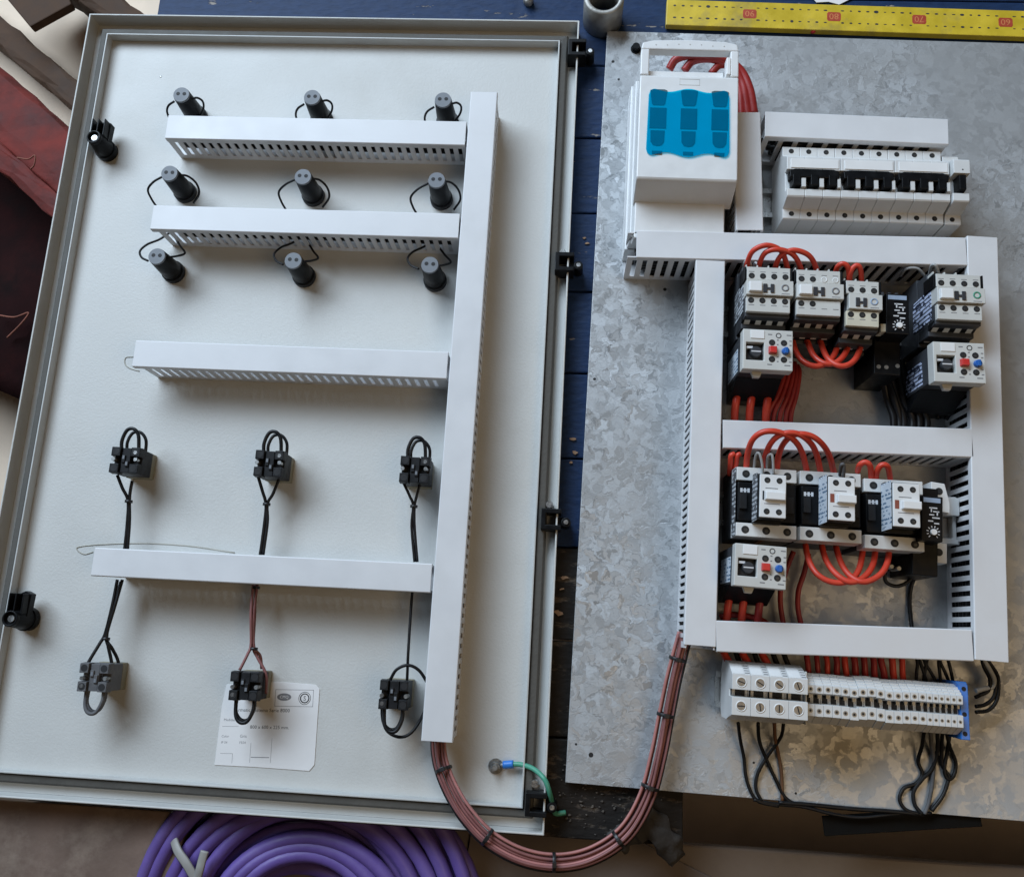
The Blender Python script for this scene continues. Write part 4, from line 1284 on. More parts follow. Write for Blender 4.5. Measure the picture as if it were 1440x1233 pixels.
def overload(label, cx, cy, w, h, rotz, side, deep=95):
    t = thing("overload_relay", label, "overload relay", (cx, cy, 10), rotz, "grey overload relays with red and blue buttons")
    hw, hh = w / 2, h / 2
    MB().box(-hw + 1, hw - 1.2, -hh + 2.5, hh - 1, 6, deep - 14).build("housing", 'dark', t, bevel=.8)
    MB().prism_x([(-hh - 13, 6), (-hh - 13, 26), (-hh + 2, 60), (-hh + 2.3, 6)], -hw + 1.4, hw - 1.6).build("lower_shroud", 'black', t, bevel=.6)
    us = [-hw, -hw + 3.2, -hw + 20.5, hw]
    ws = [-hh, -hh + 9.5, hh - 13.5, hh]
    MB().grid(us, ws, lambda i, j: not (i == 1 and j == 1), deep - 13.5, deep, 'xy').build("front", 'case', t, bevel=.7)
    MB().box(-hw + 3.3, -hw + 20.4, -hh + 9.6, hh - 13.6, deep - 13, deep - 6).build("dial_recess", 'hole', t)
    d = MB().cyl(-hw + 13, -2.0, deep - 7, deep - .6, 5.6, 5.2, 24)
    dd = d.build("current_dial", 'dark', t, bevel=.4)
    MB().box(-hw + 8.4, -hw + 17.6, -2.6, -1.4, deep - .7, deep - .2).build("dial_slot", 'inkw', dd)
    MB().box(-hw + 4.0, -hw + 10, 1.4, 3.6, deep - 6.1, deep - 2).build("pointer", 'inkw', t)
    MB().box(-hw + 7.2, -hw + 20.5, hh - 9.5, hh - 1.0, deep - .1, deep + .7).build("marker_tab", 'tab', t, bevel=.3)
    cxs = (-hw + 28, -hw + 39.4)
    wells(t, cxs, 7.6, deep, 3.1)
    wells(t, cxs, -9.4, deep, 3.1)
    MB().box(cxs[0] - 3.6, cxs[0] + 4.6, -4.4, 3.4, deep - .2, deep + 4.5, top=.7).build("stop_button", 'redbtn', t, bevel=.6)
    MB().cyl(cxs[1] + 1.4, -.9, deep - .2, deep + 3.5, 3.9, 3.4, 16).box(cxs[1] - .2, cxs[1] + 3.0, -3.8, 2.2, deep + 3, deep + 5).build("reset_knob", 'bluebtn', t, bevel=.4)
    MB().lathe([(1.9, deep - .05), (1.9, deep + .2), (2.7, deep + .2), (2.7, deep - .05)], 18, -hw + 34.2, 15.0).build("round_mark", 'ink', t)
    pm = MB()
    for (x0, y0, l_) in ((24, 15.2, 4), (42, 15.2, 4.5), (32.6, 9.8, 1.8), (32.6, 5.2, 1.6), (44.6, 9.4, 2.2), (44.6, 5.0, 2.2), (32.6, -7.4, 1.6), (32.6, -12, 1.8), (44.4, -7.0, 2), (44.4, -12, 2.4), (23.6, -15.4, 4.6), (40, -15.6, 5.6)):
        pm.box(-hw + x0, -hw + x0 + l_, y0, y0 + 1.1, deep - .05, deep + .12)
    pm.build("print", 'inkg', t)
    MB().prism([(-hw + 10, -hh), (-hw + 20.5, -hh), (-hw + 18.4, -hh - 5.5), (-hw + 12, -hh - 5.5)], deep - 13, deep - 8).build("seal_tab", 'case', t, bevel=.4)
    if side:
        MB().grid([-15, 9], [18, 66], lambda i, j: True, -hw + .55, -hw + .95, 'yz').build("side_label", side, t)
    return t

overload("overload relay below the left contactor of the upper row", 797.0, 471.5, 48, 41, PR, 'label_w')
overload("overload relay at the right, under the upper row's last contactor", 978.2, 465.8, 48.4, 40.2, -.4, 'label_k')
overload("overload relay below the lower row's left contactor", 789.8, 262.3, 47.5, 39.4, -2.2, 'label_w', deep=90)


def timer(label, cx, cy, w, h, rotz, z, base):
    t = thing("timer_relay", label, "timer relay", (cx, cy, 10), rotz, "black timer relays with white dial knobs")
    hw, hh = w / 2, h / 2
    MB().box(*base, 2, z - 24, top=.5).build("base", 'black', t, bevel=.8)
    MB().box(-hw, hw, -hh, hh, z - 24.2, z, top=.7).build("case", 'black', t, bevel=.7)
    MB().box(-hw + 2.5, hw - 3, hh - 6.8, hh - 2.4, z - .1, z + .25).build("name_strip", 'inkb', t)
    pm = MB()
    for (x0, y0, l_, hgt) in ((-3, 9.5, 8, 1.3), (1, 6.2, 6, 1.2), (-1.5, 6.2, 1.2, 4), (-3, 3.0, 5, 1.2), (4.5, 3.2, 1.2, 4.4), (0, .2, 7.5, 1.3), (-4, -3.0, 5, 1.3), (2, -5.0, 5, 1.3)):
        k_ = w / 23
        pm.box(x0 * k_, (x0 + l_) * k_, y0, y0 + hgt, z - .1, z + .2)
    kx, ky = hw * .10, -hh + 9.2
    for i in range(10):
        a = math.radians(-50 + 280 * i / 9)
        ca, sa = math.cos(a), math.sin(a)
        q = [(4.3, -.45), (6.2, -.45), (6.2, .45), (4.3, .45)]
        pm.prism([(kx + x * ca - y * sa, ky + x * sa + y * ca) for x, y in q], z - .1, z + .2)
    pm.build("print", 'inkw', t)
    MB().cyl(kx, ky, z - .1, z + 2.6, 3.1, 2.8, 20).build("dial_knob", 'tab', t, bevel=.3)
    return t

t1 = timer("black timer relay in the upper row, between the narrow and the right contactor", 926.0, 517.0, 23.5, 43, -1.8, 85, (-15, 12, -56, 30))
MB().box(-16.5, -10.5, -19.5, -10.5, 70, 84, top=.4).build("yellowed_button", 'ivory2', t1, bevel=.5)
for (x, y) in ((-9, -48), (-1.5, -48), (9.5, -46)):
    MB().cyl(x - 1, y, 61, 61.6, 2.1, 2.1, 14).build("terminal_screw", 'dimsteel', t1)
for x in (-11, -4, 3):
    MB().box(x, x + 4, 22.5, 29, 61, 70, top=.6).build("terminal_barrier", 'dark', t1, bevel=.4)
t2 = timer("black timer relay in the lower row, beside white angled terminals", 951.0, 315.6, 21, 44, -3.0, 82, (-9, 16, -52, 34))
MB().prism([(15, 14), (30, 12), (30, 22), (25, 41), (12, 42), (12, 30)], 28, 50).build("terminal", 'case2', t2, bevel=.6)
MB().box(18, 34, -36, -15, 20, 36, top=.6).build("terminal", 'case2', t2, bevel=.6)
MB().cyl(19.5, 33, 49.9, 50.3, 3.6, 3.6, 16).build("terminal_well", 'hole', t2)
MB().cyl(25.5, -25, 35.9, 36.3, 3.8, 3.8, 16).build("terminal_well", 'hole', t2)
for (x, y) in ((-24, -45), (-17, -46), (1, -47)):
    MB().cyl(x, y, 30, 48.5, 2.2, 2.0, 12).build("terminal_screw", 'dimsteel', t2)
ec = thing("end_clamp", "white rail end clamp right of the lower black timer", "end clamp", (986, 322, 10), -1.2)
ecb = MB()
ecb.prism([(-7, 5), (13, 5), (13, 22), (9, 24), (-7, 23)], 7.4, 32)
ecb.prism([(-7, -22), (15, -23), (15, -20), (12, -18), (12, 5.2), (8, 5.2), (8, -17), (-7, -17)], 7.4, 26)
ecb.build("clamp", 'case2', ec, bevel=.8)
MB().box(-6.5, 7.8, -16.8, 4.8, 7.4, 16).build("foot", 'case2', ec, bevel=.4)

# ------------------------------------------------------------------ terminal blocks
def terminal(name, label, cx, cy, w, z, ytop, prof_s, big, rotz, group, marker=False):
    t = thing(name, label, "terminal block", (cx, cy, 10), rotz, group)
    s = prof_s
    if big:
        prof = [(-26, 12), (-26, 36), (-23.5, 44), (-19.6, 62), (-3.4, 62), (-3.2, 47), (3.2, 47), (3.4, 62), (17.2, 62), (26.5, 44), (28.5, 36), (28.5, 12), (18, 5), (-18, 5)]
    else:
        prof = [(-22.5, 10), (-22.5, 38), (-15.8, 49), (-15, 50.5), (-4.2, 50.5), (-4.0, 40), (4.4, 40), (4.6, 46), (5.8, 51), (13.4, 51), (14.6, 48.2), (16.2, 48), (16.8, 45.2), (18.4, 45), (19, 42), (20.6, 41.8), (21.2, 38), (23.5, 36), (23.5, 10), (15, 5), (-15, 5)]
    MB().prism_x(prof, -w / 2 + .12, w / 2 - .12).build("body", 'case2', t, bevel=.3)
    if big:
        for y in (10.3, -11.3):
            MB().lathe([(3.9, 61.9), (3.9, 62.25), (5.0, 62.25), (5.0, 61.9)], 22, 0, y).build("screw_rim", 'tab', t)
            MB().cyl(0, y, 61.9, 62.12, 3.9, 3.9, 20).build("clamp_screw", 'dimsteel', t)
            a = random.uniform(0, 3.1)
            sl = MB()
            sl.T = Matrix.Translation((0, y, 62.12)) @ Matrix.Rotation(a, 4, 'Z')
            sl.box(-3.4, 3.4, -.5, .5, 0, .12).build("screw_slot", 'hole', t)
        MB().box(-w / 2 + 1.5, w / 2 - 2.6, -3.0, 3.0, 47.05, 47.4).build("busbar_slot", 'hole', t)
        MB().box(-w / 2 + 2.4, -w / 2 + 5.0, -2.8, 2.8, 47.4, 50).build("busbar_tongue", 'dimsteel', t)
        mk = MB()
        sl = (44 - 62) / (26.5 - 17.2)
        zz = lambda y: 62 + (y - 17.2) * sl
        def slab(x0, x1, y0, y1, e):
            mk._add([(x0, y0, zz(y0) + .02), (x1, y0, zz(y0) + .02), (x1, y1, zz(y1) + .02), (x0, y1, zz(y1) + .02), (x0, y0 + .1, zz(y0) + e), (x1, y0 + .1, zz(y0) + e), (x1, y1 + .1, zz(y1) + e), (x0, y1 + .1, zz(y1) + e)],
                    [(3, 2, 1, 0), (4, 5, 6, 7), (0, 1, 5, 4), (1, 2, 6, 5), (2, 3, 7, 6), (3, 0, 4, 7)])
        for i in range(4):
            slab(w / 2 - 5, w / 2 - .8, 18.4 + i * 2.0, 19.0 + i * 2.0, .18)
        mk.build("slot_marks", 'inkg', t)
        mk = MB()
        slab(-w / 2 + .6, w / 2 - 6.2, 17.6, 26.0, .5)
        mk.build("marker_tag", 'tab', t)
    else:
        r_ = min(2.25, w * .28)
        for y, z_ in ((9.6, 51), (-10, 50.5)):
            MB().cyl(-.2, y, z_ - .05, z_ + .15, r_, r_, 14).build("clamp_screw", 'dimsteel', t)
            MB().cyl(-.2, y, z_ + .15, z_ + .2, r_ * .55, r_ * .5, 8).build("screw_slot", 'hole', t)
        MB().box(-w / 2 + 1.4 * w / 8, w / 2 - 1.6 * w / 8, -3.6, 3.9, 40.05, 40.5).build("busbar_slot", 'hole', t)
        MB().box(.0, w / 2 - 1.2 * w / 8, 1.2, 4.5, 40.5, 45).build("busbar_tongue", 'dimsteel', t)
    return t

tx0, ty0 = 769.2, 146.0
wb = 17.45
c_, s_ = math.cos(math.radians(-.5)), math.sin(math.radians(-.5))
lbs = ("first large terminal block at the row's left end", "second large terminal block from the row's left end", "third large terminal block from the row's left end", "fourth large terminal block, bordering the narrow terminals")
for i in range(4):
    x = tx0 + wb * (i + .5)
    terminal("terminal_block", "white " + lbs[i], x, ty0 - .3 * i, wb, 72, 0, 1, True, PR, "large white terminal blocks")
x = tx0 + 4 * wb + 1.2
y = ty0 - 2.2
pt = [MB(), None]
MB().box(-.6, .6, -23, 25, 5, 53).build("partition_plate", 'case', thing("partition", "thin grey partition plate between large and narrow terminal blocks", "partition plate", (x - .4, y, 10), PR), bevel=.2)
x += .4
gname = "narrow white terminal blocks in a row"
ordn = ("1st", "2nd", "3rd", "4th", "5th", "6th", "7th", "8th", "9th", "10th", "11th", "12th", "13th", "14th")
firstA = firstB = None
for i in range(14):
    w = 8.05 if i < 11 else 7.3
    jig = (0, -.1, .1, 0, -.3, -.9, .3, .8, .1, -.9, -.8, -.3, 0, 0)[i]
    loc = (x + w / 2, y - .085 * i * 1.4 + jig, 10)
    lb = f"{ordn[i]} narrow terminal block counted from the four large ones"
    if i == 0:
        firstA = terminal("terminal_block", lb, *loc[:2], 8.05, 62, 0, 1, False, PR, gname)
    elif i < 11:
        copy_thing(firstA, loc, PR, lb)
    elif i == 11:
        firstB = terminal("terminal_block", lb, *loc[:2], 7.3, 62, 0, 1, False, PR, gname)
    else:
        copy_thing(firstB, loc, PR, lb)
    x += w
firstC = None
for i in range(6):
    w = 5.5
    loc = (x + w / 2, y - 1.9 - .08 * i, 10)
    lb = f"{('6th', '5th', '4th', '3rd', '2nd', 'last')[i]} slim terminal block counted from the blue end stop" if i < 5 else "slim terminal block touching the blue end stop"
    if firstC is None:
        firstC = terminal("terminal_block", lb, *loc[:2], w, 62, 0, 1, False, PR, "slim white terminal blocks by the blue end stop")
    else:
        copy_thing(firstC, loc, PR, lb)
    x += w
es = thing("end_stop", "blue plastic end stop closing the right end of the terminal row", "end stop", (x + 3.6, 142.2, 10), PR)
MB().prism([(-3.4, -27), (5, -27), (4.6, -18), (4.4, 22), (3, 25.5), (-7, 25.5), (-4, 21), (-3.4, 8)], 1, 44).build("stop_body", 'bluestop', es, bevel=.7)
for y_ in (19, -4, -21.5):
    MB().cyl(.4 if y_ > 0 else 0.2, y_, 43.9, 44.3, 2.1, 2.1, 14).build("screw_well", 'hole', es)


# ------------------------------------------------------------------ red and black wiring on the plate
wire('power_wire', 'first red arch from the upper left contactor to its neighbour, the widest one', 'wire', [(783.5, 565.8, 74.0), (782.0, 572.1, 88.0), (785.5, 578.5, 98.0), (797.3, 582.4, 102.0), (810.5, 579.2, 100.0), (817.5, 572.1, 94.0), (823.9, 564.5, 80.0)], 2.70, 'red', 'red jumper wires arching above the upper contactors')
wire('power_wire', 'second red arch above the upper left contactors', 'wire', [(795.1, 564.6, 74.0), (794.1, 570.9, 88.0), (797.5, 576.6, 98.0), (807.9, 578.2, 102.0), (821.7, 575.7, 100.0), (830.2, 570.2, 94.0), (838.2, 563.5, 80.0)], 2.70, 'red', 'red jumper wires arching above the upper contactors')
wire('power_wire', 'third red arch, ending at the second upper contactor', 'wire', [(812.4, 565.2, 74.0), (810.5, 569.9, 88.0), (813.7, 574.8, 98.0), (824.0, 577.9, 102.0), (837.1, 575.4, 100.0), (845.7, 570.0, 94.0), (853.8, 562.5, 80.0)], 2.70, 'red', 'red jumper wires arching above the upper contactors')
wire('power_wire', 'small red hook left of the pair over the narrow contactor', 'wire', [(872.2, 564.8, 76.0), (871.4, 568.1, 88.0), (875.8, 569.6, 92.0), (881.2, 565.2, 90.0), (887.5, 552.2, 74.0)], 2.60, 'red', 'red jumper wires arching above the upper contactors')
wire('power_wire', 'small red hoop over the narrow upper contactor', 'wire', [(886.7, 550.6, 74.0), (883.9, 561.6, 88.0), (887.7, 567.7, 92.0), (893.2, 564.9, 90.0), (899.5, 549.5, 74.0)], 2.60, 'red', 'red jumper wires arching above the upper contactors')
wire('power_wire', 'hanging red loop starting beside the upper left overload relay', 'wire', [(835.1, 515.1, 48.0), (834.0, 490.1, 62.0), (838.9, 472.6, 72.0), (851.0, 465.9, 76.0), (865.0, 472.3, 74.0), (875.6, 490.3, 66.0), (884.2, 524.7, 48.0)], 2.90, 'red', 'red jumper wires hanging in loops below the upper contactors')
wire('power_wire', 'middle hanging red loop below the upper contactors', 'wire', [(846.2, 520.2, 48.0), (847.7, 495.2, 62.0), (851.6, 476.9, 72.0), (861.6, 467.9, 78.0), (874.9, 473.5, 76.0), (886.4, 491.6, 68.0), (895.9, 523.6, 48.0)], 2.90, 'red', 'red jumper wires hanging in loops below the upper contactors')
wire('power_wire', 'rightmost hanging red loop, ending under the narrow upper contactor', 'wire', [(860.8, 519.1, 48.0), (860.7, 493.5, 64.0), (863.7, 473.8, 76.0), (874.2, 465.0, 82.0), (887.5, 472.0, 80.0), (898.4, 492.9, 70.0), (907.5, 524.0, 48.0)], 2.90, 'red', 'red jumper wires hanging in loops below the upper contactors')
wire('power_wire', '1st dark red wire from the left, running down beside the upper left overload relay', 'wire', [(829.9, 492.7, 30.0), (830.8, 470.3, 34.0), (823.1, 446.2, 36.0), (814.3, 427.2, 34.0), (814.1, 410.3, 28.0)], 2.60, 'redb', 'red wires dropping behind the upper left overload relay')
wire('power_wire', '2nd dark red wire from the left, running down beside the upper left overload relay', 'wire', [(834.3, 489.7, 30.0), (835.2, 470.4, 34.0), (828.2, 446.4, 36.0), (820.1, 427.4, 34.0), (820.0, 410.5, 28.0)], 2.60, 'redb', 'red wires dropping behind the upper left overload relay')
wire('power_wire', '3rd dark red wire from the left, running down beside the upper left overload relay', 'wire', [(838.7, 486.7, 30.0), (839.7, 470.6, 34.0), (833.7, 446.6, 36.0), (826.7, 427.7, 34.0), (826.5, 410.8, 28.0)], 2.60, 'redb', 'red wires dropping behind the upper left overload relay')
wire('power_wire', '4th dark red wire from the left, running down beside the upper left overload relay', 'wire', [(842.4, 483.7, 30.0), (843.3, 470.8, 34.0), (838.4, 446.8, 36.0), (832.5, 427.9, 34.0), (832.4, 411.1, 28.0)], 2.60, 'redb', 'red wires dropping behind the upper left overload relay')
wire('power_wire', '5th dark red wire from the left, running down beside the upper left overload relay', 'wire', [(845.3, 480.7, 30.0), (846.3, 470.9, 34.0), (842.4, 447.0, 36.0), (837.6, 428.2, 34.0), (837.5, 411.3, 28.0)], 2.60, 'redb', 'red wires dropping behind the upper left overload relay')
wire('power_wire', 'left thick red wire end under the upper left overload relay', 'wire', [(782.4, 452.2, 36.0), (779.4, 435.6, 40.0), (778.8, 423.6, 36.0), (780.4, 408.8, 28.0)], 4.00, 'red', 'thick red wire ends under the overload relays')
wire('power_wire', 'middle thick red wire end under the upper left overload relay', 'wire', [(797.9, 452.8, 36.0), (794.7, 436.2, 40.0), (794.1, 424.3, 36.0), (795.8, 409.5, 28.0)], 4.00, 'red', 'thick red wire ends under the overload relays')
wire('power_wire', 'right thick red wire end under the upper left overload relay', 'wire', [(814.8, 453.5, 36.0), (811.5, 436.9, 40.0), (810.9, 425.0, 36.0), (812.6, 410.2, 28.0)], 4.00, 'red', 'thick red wire ends under the overload relays')
wire('power_wire', 'left thick red wire end under the lower left overload relay', 'wire', [(774.6, 242.2, 36.0), (772.1, 228.0, 38.0), (771.5, 215.6, 34.0), (772.4, 203.2, 26.0)], 3.80, 'red', 'thick red wire ends under the overload relays')
wire('power_wire', 'middle thick red wire end under the lower left overload relay', 'wire', [(789.3, 242.9, 36.0), (786.7, 228.8, 38.0), (786.2, 216.4, 34.0), (787.1, 204.0, 26.0)], 3.80, 'red', 'thick red wire ends under the overload relays')
wire('power_wire', 'right thick red wire end under the lower left overload relay', 'wire', [(805.3, 243.8, 36.0), (802.7, 229.7, 38.0), (802.2, 217.3, 34.0), (803.2, 204.9, 26.0)], 3.80, 'redb', 'thick red wire ends under the overload relays')
wire('power_wire', 'leftmost tall red arch above the lower contactors', 'wire', [(784.8, 354.7, 62.0), (782.4, 371.2, 80.0), (783.7, 382.7, 96.0), (791.4, 389.0, 104.0), (804.3, 389.8, 106.0), (819.3, 385.0, 102.0), (831.7, 375.6, 90.0), (844.7, 357.1, 64.0)], 2.90, 'red', 'red jumper wires arching above the lower contactors')
wire('power_wire', 'middle tall red arch above the lower contactors', 'wire', [(801.5, 355.4, 62.0), (799.5, 369.8, 80.0), (801.3, 380.7, 96.0), (808.8, 387.6, 104.0), (821.6, 389.1, 106.0), (833.9, 384.3, 102.0), (845.2, 375.5, 90.0), (857.8, 357.7, 64.0)], 2.90, 'red', 'red jumper wires arching above the lower contactors')
wire('power_wire', 'rightmost tall red arch above the lower contactors', 'wire', [(814.7, 356.0, 62.0), (812.5, 371.8, 80.0), (814.1, 381.9, 96.0), (822.1, 388.2, 104.0), (834.9, 387.6, 106.0), (846.5, 382.1, 102.0), (857.9, 372.6, 90.0), (870.9, 356.9, 64.0)], 2.90, 'red', 'red jumper wires arching above the lower contactors')
wire('power_wire', 'small red hook between the middle and right lower contactors', 'wire', [(891.1, 361.7, 70.0), (889.2, 365.7, 82.0), (893.3, 368.0, 86.0), (898.5, 363.7, 84.0), (906.3, 347.2, 64.0)], 2.80, 'red', 'red jumper wires arching above the lower contactors')
wire('power_wire', 'small red hoop above the right lower contactor', 'wire', [(909.7, 347.3, 64.0), (905.9, 359.9, 80.0), (908.6, 365.9, 86.0), (915.3, 363.8, 84.0), (924.8, 348.0, 64.0)], 2.80, 'red', 'red jumper wires arching above the lower contactors')
wire('power_wire', 'longest hanging red loop below the lower contactors', 'wire', [(845.8, 300.2, 44.0), (844.4, 276.9, 60.0), (849.4, 260.8, 70.0), (862.0, 253.1, 74.0), (877.3, 254.6, 74.0), (890.3, 267.1, 68.0), (904.1, 300.0, 46.0)], 2.90, 'red', 'red jumper wires hanging in loops below the lower contactors')
wire('power_wire', 'middle hanging red loop below the lower contactors', 'wire', [(861.1, 299.5, 44.0), (860.8, 277.7, 60.0), (865.5, 262.8, 72.0), (877.3, 253.7, 78.0), (891.3, 258.5, 76.0), (903.8, 273.2, 68.0), (915.1, 299.2, 46.0)], 2.90, 'red', 'red jumper wires hanging in loops below the lower contactors')
wire('power_wire', 'rightmost hanging red loop below the lower contactors', 'wire', [(875.0, 297.4, 44.0), (874.3, 275.5, 62.0), (878.8, 260.7, 74.0), (889.8, 254.3, 80.0), (905.2, 261.1, 78.0), (916.5, 275.0, 70.0), (928.2, 299.8, 46.0)], 2.90, 'red', 'red jumper wires hanging in loops below the lower contactors')
wire('power_wire', 'dark red wire curving down the middle of the lower bay', 'wire', [(854.2, 283.6, 28.0), (850.7, 264.4, 24.0), (845.3, 246.5, 22.0), (844.4, 228.8, 22.0), (847.6, 211.5, 22.0), (849.6, 197.8, 24.0)], 2.60, 'redb', 'dark red wires running down the plate to the lowest duct')
wire('power_wire', 'dark red wire beside the lower left overload relay, nearer the duct', 'wire', [(838.8, 284.8, 30.0), (832.6, 266.9, 26.0), (827.2, 246.9, 24.0), (827.0, 227.8, 24.0), (830.9, 205.0, 24.0)], 2.60, 'redb', 'dark red wires running down the plate to the lowest duct')
wire('power_wire', 'dark red wire crossing low under the lower left overload relay', 'wire', [(766.4, 215.5, 24.0), (778.7, 218.9, 26.0), (799.3, 217.2, 28.0), (813.7, 211.0, 26.0), (819.7, 199.6, 24.0)], 3.00, 'redb', 'dark red wires running down the plate to the lowest duct')
wire('power_wire', 'left of two red wire ends curling up beside the lower left contactor', 'wire', [(771.0, 356.2, 50.0), (769.8, 365.9, 60.0), (769.3, 372.7, 66.0), (772.8, 375.0, 66.0)], 2.60, 'red', "red wire ends at the lower contactors' top left")
wire('power_wire', 'right of two red wire ends curling up beside the lower left contactor', 'wire', [(774.6, 356.3, 50.0), (775.4, 366.1, 60.0), (775.6, 372.9, 66.0), (778.4, 375.2, 66.0)], 2.60, 'red', "red wire ends at the lower contactors' top left")
wire('power_wire', '1st red wire from the left slanting from the lowest duct into a large terminal', 'wire', [(766.8, 187.8, 30.0), (770.6, 178.4, 32.0), (775.1, 170.6, 34.0), (780.0, 161.2, 30.0)], 3.60, 'red', 'red wires between the lowest duct and the large terminals')
wire('power_wire', '2nd red wire from the left slanting from the lowest duct into a large terminal', 'wire', [(784.9, 188.8, 30.0), (788.6, 179.5, 32.0), (793.0, 171.6, 34.0), (797.9, 162.3, 30.0)], 3.60, 'red', 'red wires between the lowest duct and the large terminals')
wire('power_wire', '3rd red wire from the left slanting from the lowest duct into a large terminal', 'wire', [(803.6, 189.8, 30.0), (807.2, 180.5, 32.0), (811.5, 172.7, 34.0), (816.5, 163.3, 30.0)], 3.60, 'red', 'red wires between the lowest duct and the large terminals')
wire('control_wire', '1st dark wire from the left slanting from the lowest duct into the large terminals', 'wire', [(780.1, 188.4, 26.0), (783.2, 177.7, 28.0), (787.3, 168.4, 28.0), (790.5, 161.7, 26.0)], 2.60, 'blackm', 'dark wires between the lowest duct and the large terminals')
wire('control_wire', '2nd dark wire from the left slanting from the lowest duct into the large terminals', 'wire', [(798.2, 189.4, 26.0), (801.2, 178.7, 28.0), (805.3, 169.4, 28.0), (808.5, 162.7, 26.0)], 2.60, 'blackm', 'dark wires between the lowest duct and the large terminals')
wire('control_wire', '3rd dark wire from the left slanting from the lowest duct into the large terminals', 'wire', [(816.3, 190.4, 26.0), (819.2, 179.7, 28.0), (823.3, 170.4, 28.0), (826.5, 163.7, 26.0)], 2.60, 'blackm', 'dark wires between the lowest duct and the large terminals')
wire('control_wire', '4th dark wire from the left slanting from the lowest duct into the large terminals', 'wire', [(826.8, 191.0, 26.0), (829.6, 180.3, 28.0), (833.6, 171.0, 28.0), (836.8, 164.3, 26.0)], 2.60, 'blackm', 'dark wires between the lowest duct and the large terminals')
wire('power_wire', '1st red wire from the left between the lowest duct and narrow terminals', 'wire', [(848.7, 192.3, 28.0), (849.4, 178.9, 34.0), (850.5, 168.1, 34.0), (853.3, 157.2, 28.0)], 2.73, 'redb', 'red wires between the lowest duct and the narrow terminals')
wire('power_wire', '2nd red wire from the left between the lowest duct and narrow terminals', 'wire', [(859.4, 192.9, 28.0), (858.7, 179.4, 34.0), (859.5, 168.7, 34.0), (862.4, 157.8, 28.0)], 2.46, 'redb', 'red wires between the lowest duct and the narrow terminals')
wire('power_wire', '3rd red wire from the left between the lowest duct and narrow terminals', 'wire', [(866.0, 193.2, 28.0), (868.3, 179.9, 34.0), (868.5, 169.2, 34.0), (871.4, 158.3, 28.0)], 2.63, 'red', 'red wires between the lowest duct and the narrow terminals')
wire('power_wire', '4th red wire from the left between the lowest duct and narrow terminals', 'wire', [(876.1, 193.8, 28.0), (877.7, 180.5, 34.0), (877.5, 169.7, 34.0), (880.4, 158.8, 28.0)], 2.82, 'redb', 'red wires between the lowest duct and the narrow terminals')
wire('power_wire', '5th red wire from the left between the lowest duct and narrow terminals', 'wire', [(887.6, 194.4, 28.0), (885.3, 180.9, 34.0), (886.4, 170.2, 34.0), (889.4, 159.3, 28.0)], 2.98, 'red', 'red wires between the lowest duct and the narrow terminals')
wire('power_wire', '6th red wire from the left between the lowest duct and narrow terminals', 'wire', [(893.9, 194.8, 28.0), (894.7, 181.4, 34.0), (895.4, 170.7, 34.0), (898.4, 159.8, 28.0)], 3.18, 'redb', 'red wires between the lowest duct and the narrow terminals')
wire('power_wire', '7th red wire from the left between the lowest duct and narrow terminals', 'wire', [(904.5, 195.4, 28.0), (904.0, 181.9, 34.0), (904.4, 171.2, 34.0), (907.4, 160.4, 28.0)], 3.00, 'redb', 'red wires between the lowest duct and the narrow terminals')
wire('power_wire', '8th red wire from the left between the lowest duct and narrow terminals', 'wire', [(911.7, 195.8, 28.0), (913.0, 182.5, 34.0), (913.3, 171.7, 34.0), (916.4, 160.9, 28.0)], 2.93, 'redb', 'red wires between the lowest duct and the narrow terminals')
wire('power_wire', '9th red wire from the left between the lowest duct and narrow terminals', 'wire', [(921.7, 196.3, 28.0), (920.0, 182.8, 34.0), (922.3, 172.2, 34.0), (925.4, 161.4, 28.0)], 3.18, 'redb', 'red wires between the lowest duct and the narrow terminals')
wire('power_wire', '10th red wire from the left between the lowest duct and narrow terminals', 'wire', [(931.5, 196.9, 28.0), (930.8, 183.5, 34.0), (931.2, 172.7, 34.0), (934.4, 161.9, 28.0)], 3.19, 'red', 'red wires between the lowest duct and the narrow terminals')
wire('power_wire', '11th red wire from the left between the lowest duct and narrow terminals', 'wire', [(941.5, 197.4, 28.0), (940.3, 184.0, 34.0), (940.1, 173.3, 34.0), (943.3, 162.4, 28.0)], 2.76, 'red', 'red wires between the lowest duct and the narrow terminals')
wire('control_wire', '1st thin black wire from the left between the lowest duct and slim terminals', 'wire', [(950.6, 195.3, 32.0), (953.9, 183.5, 36.0), (952.8, 173.4, 36.0), (954.0, 161.8, 30.0)], 1.60, 'wire', 'black wires between the lowest duct and the slim terminals')
wire('control_wire', '2nd thin black wire from the left between the lowest duct and slim terminals', 'wire', [(956.0, 195.6, 32.0), (956.6, 183.6, 36.0), (959.5, 173.8, 36.0), (964.8, 162.4, 30.0)], 1.60, 'wire', 'black wires between the lowest duct and the slim terminals')
wire('control_wire', '3rd thin black wire from the left between the lowest duct and slim terminals', 'wire', [(961.5, 195.9, 32.0), (960.7, 183.9, 36.0), (966.3, 174.2, 36.0), (974.3, 163.0, 30.0)], 1.60, 'wire', 'black wires between the lowest duct and the slim terminals')
wire('control_wire', '4th thin black wire from the left between the lowest duct and slim terminals', 'wire', [(966.9, 196.2, 32.0), (962.7, 184.0, 36.0), (960.5, 173.8, 36.0), (960.8, 162.2, 30.0)], 1.60, 'wire', 'black wires between the lowest duct and the slim terminals')
wire('control_wire', '5th thin black wire from the left between the lowest duct and slim terminals', 'wire', [(975.0, 196.7, 32.0), (975.5, 184.7, 36.0), (979.7, 174.9, 36.0), (986.4, 163.7, 30.0)], 1.60, 'wire', 'black wires between the lowest duct and the slim terminals')
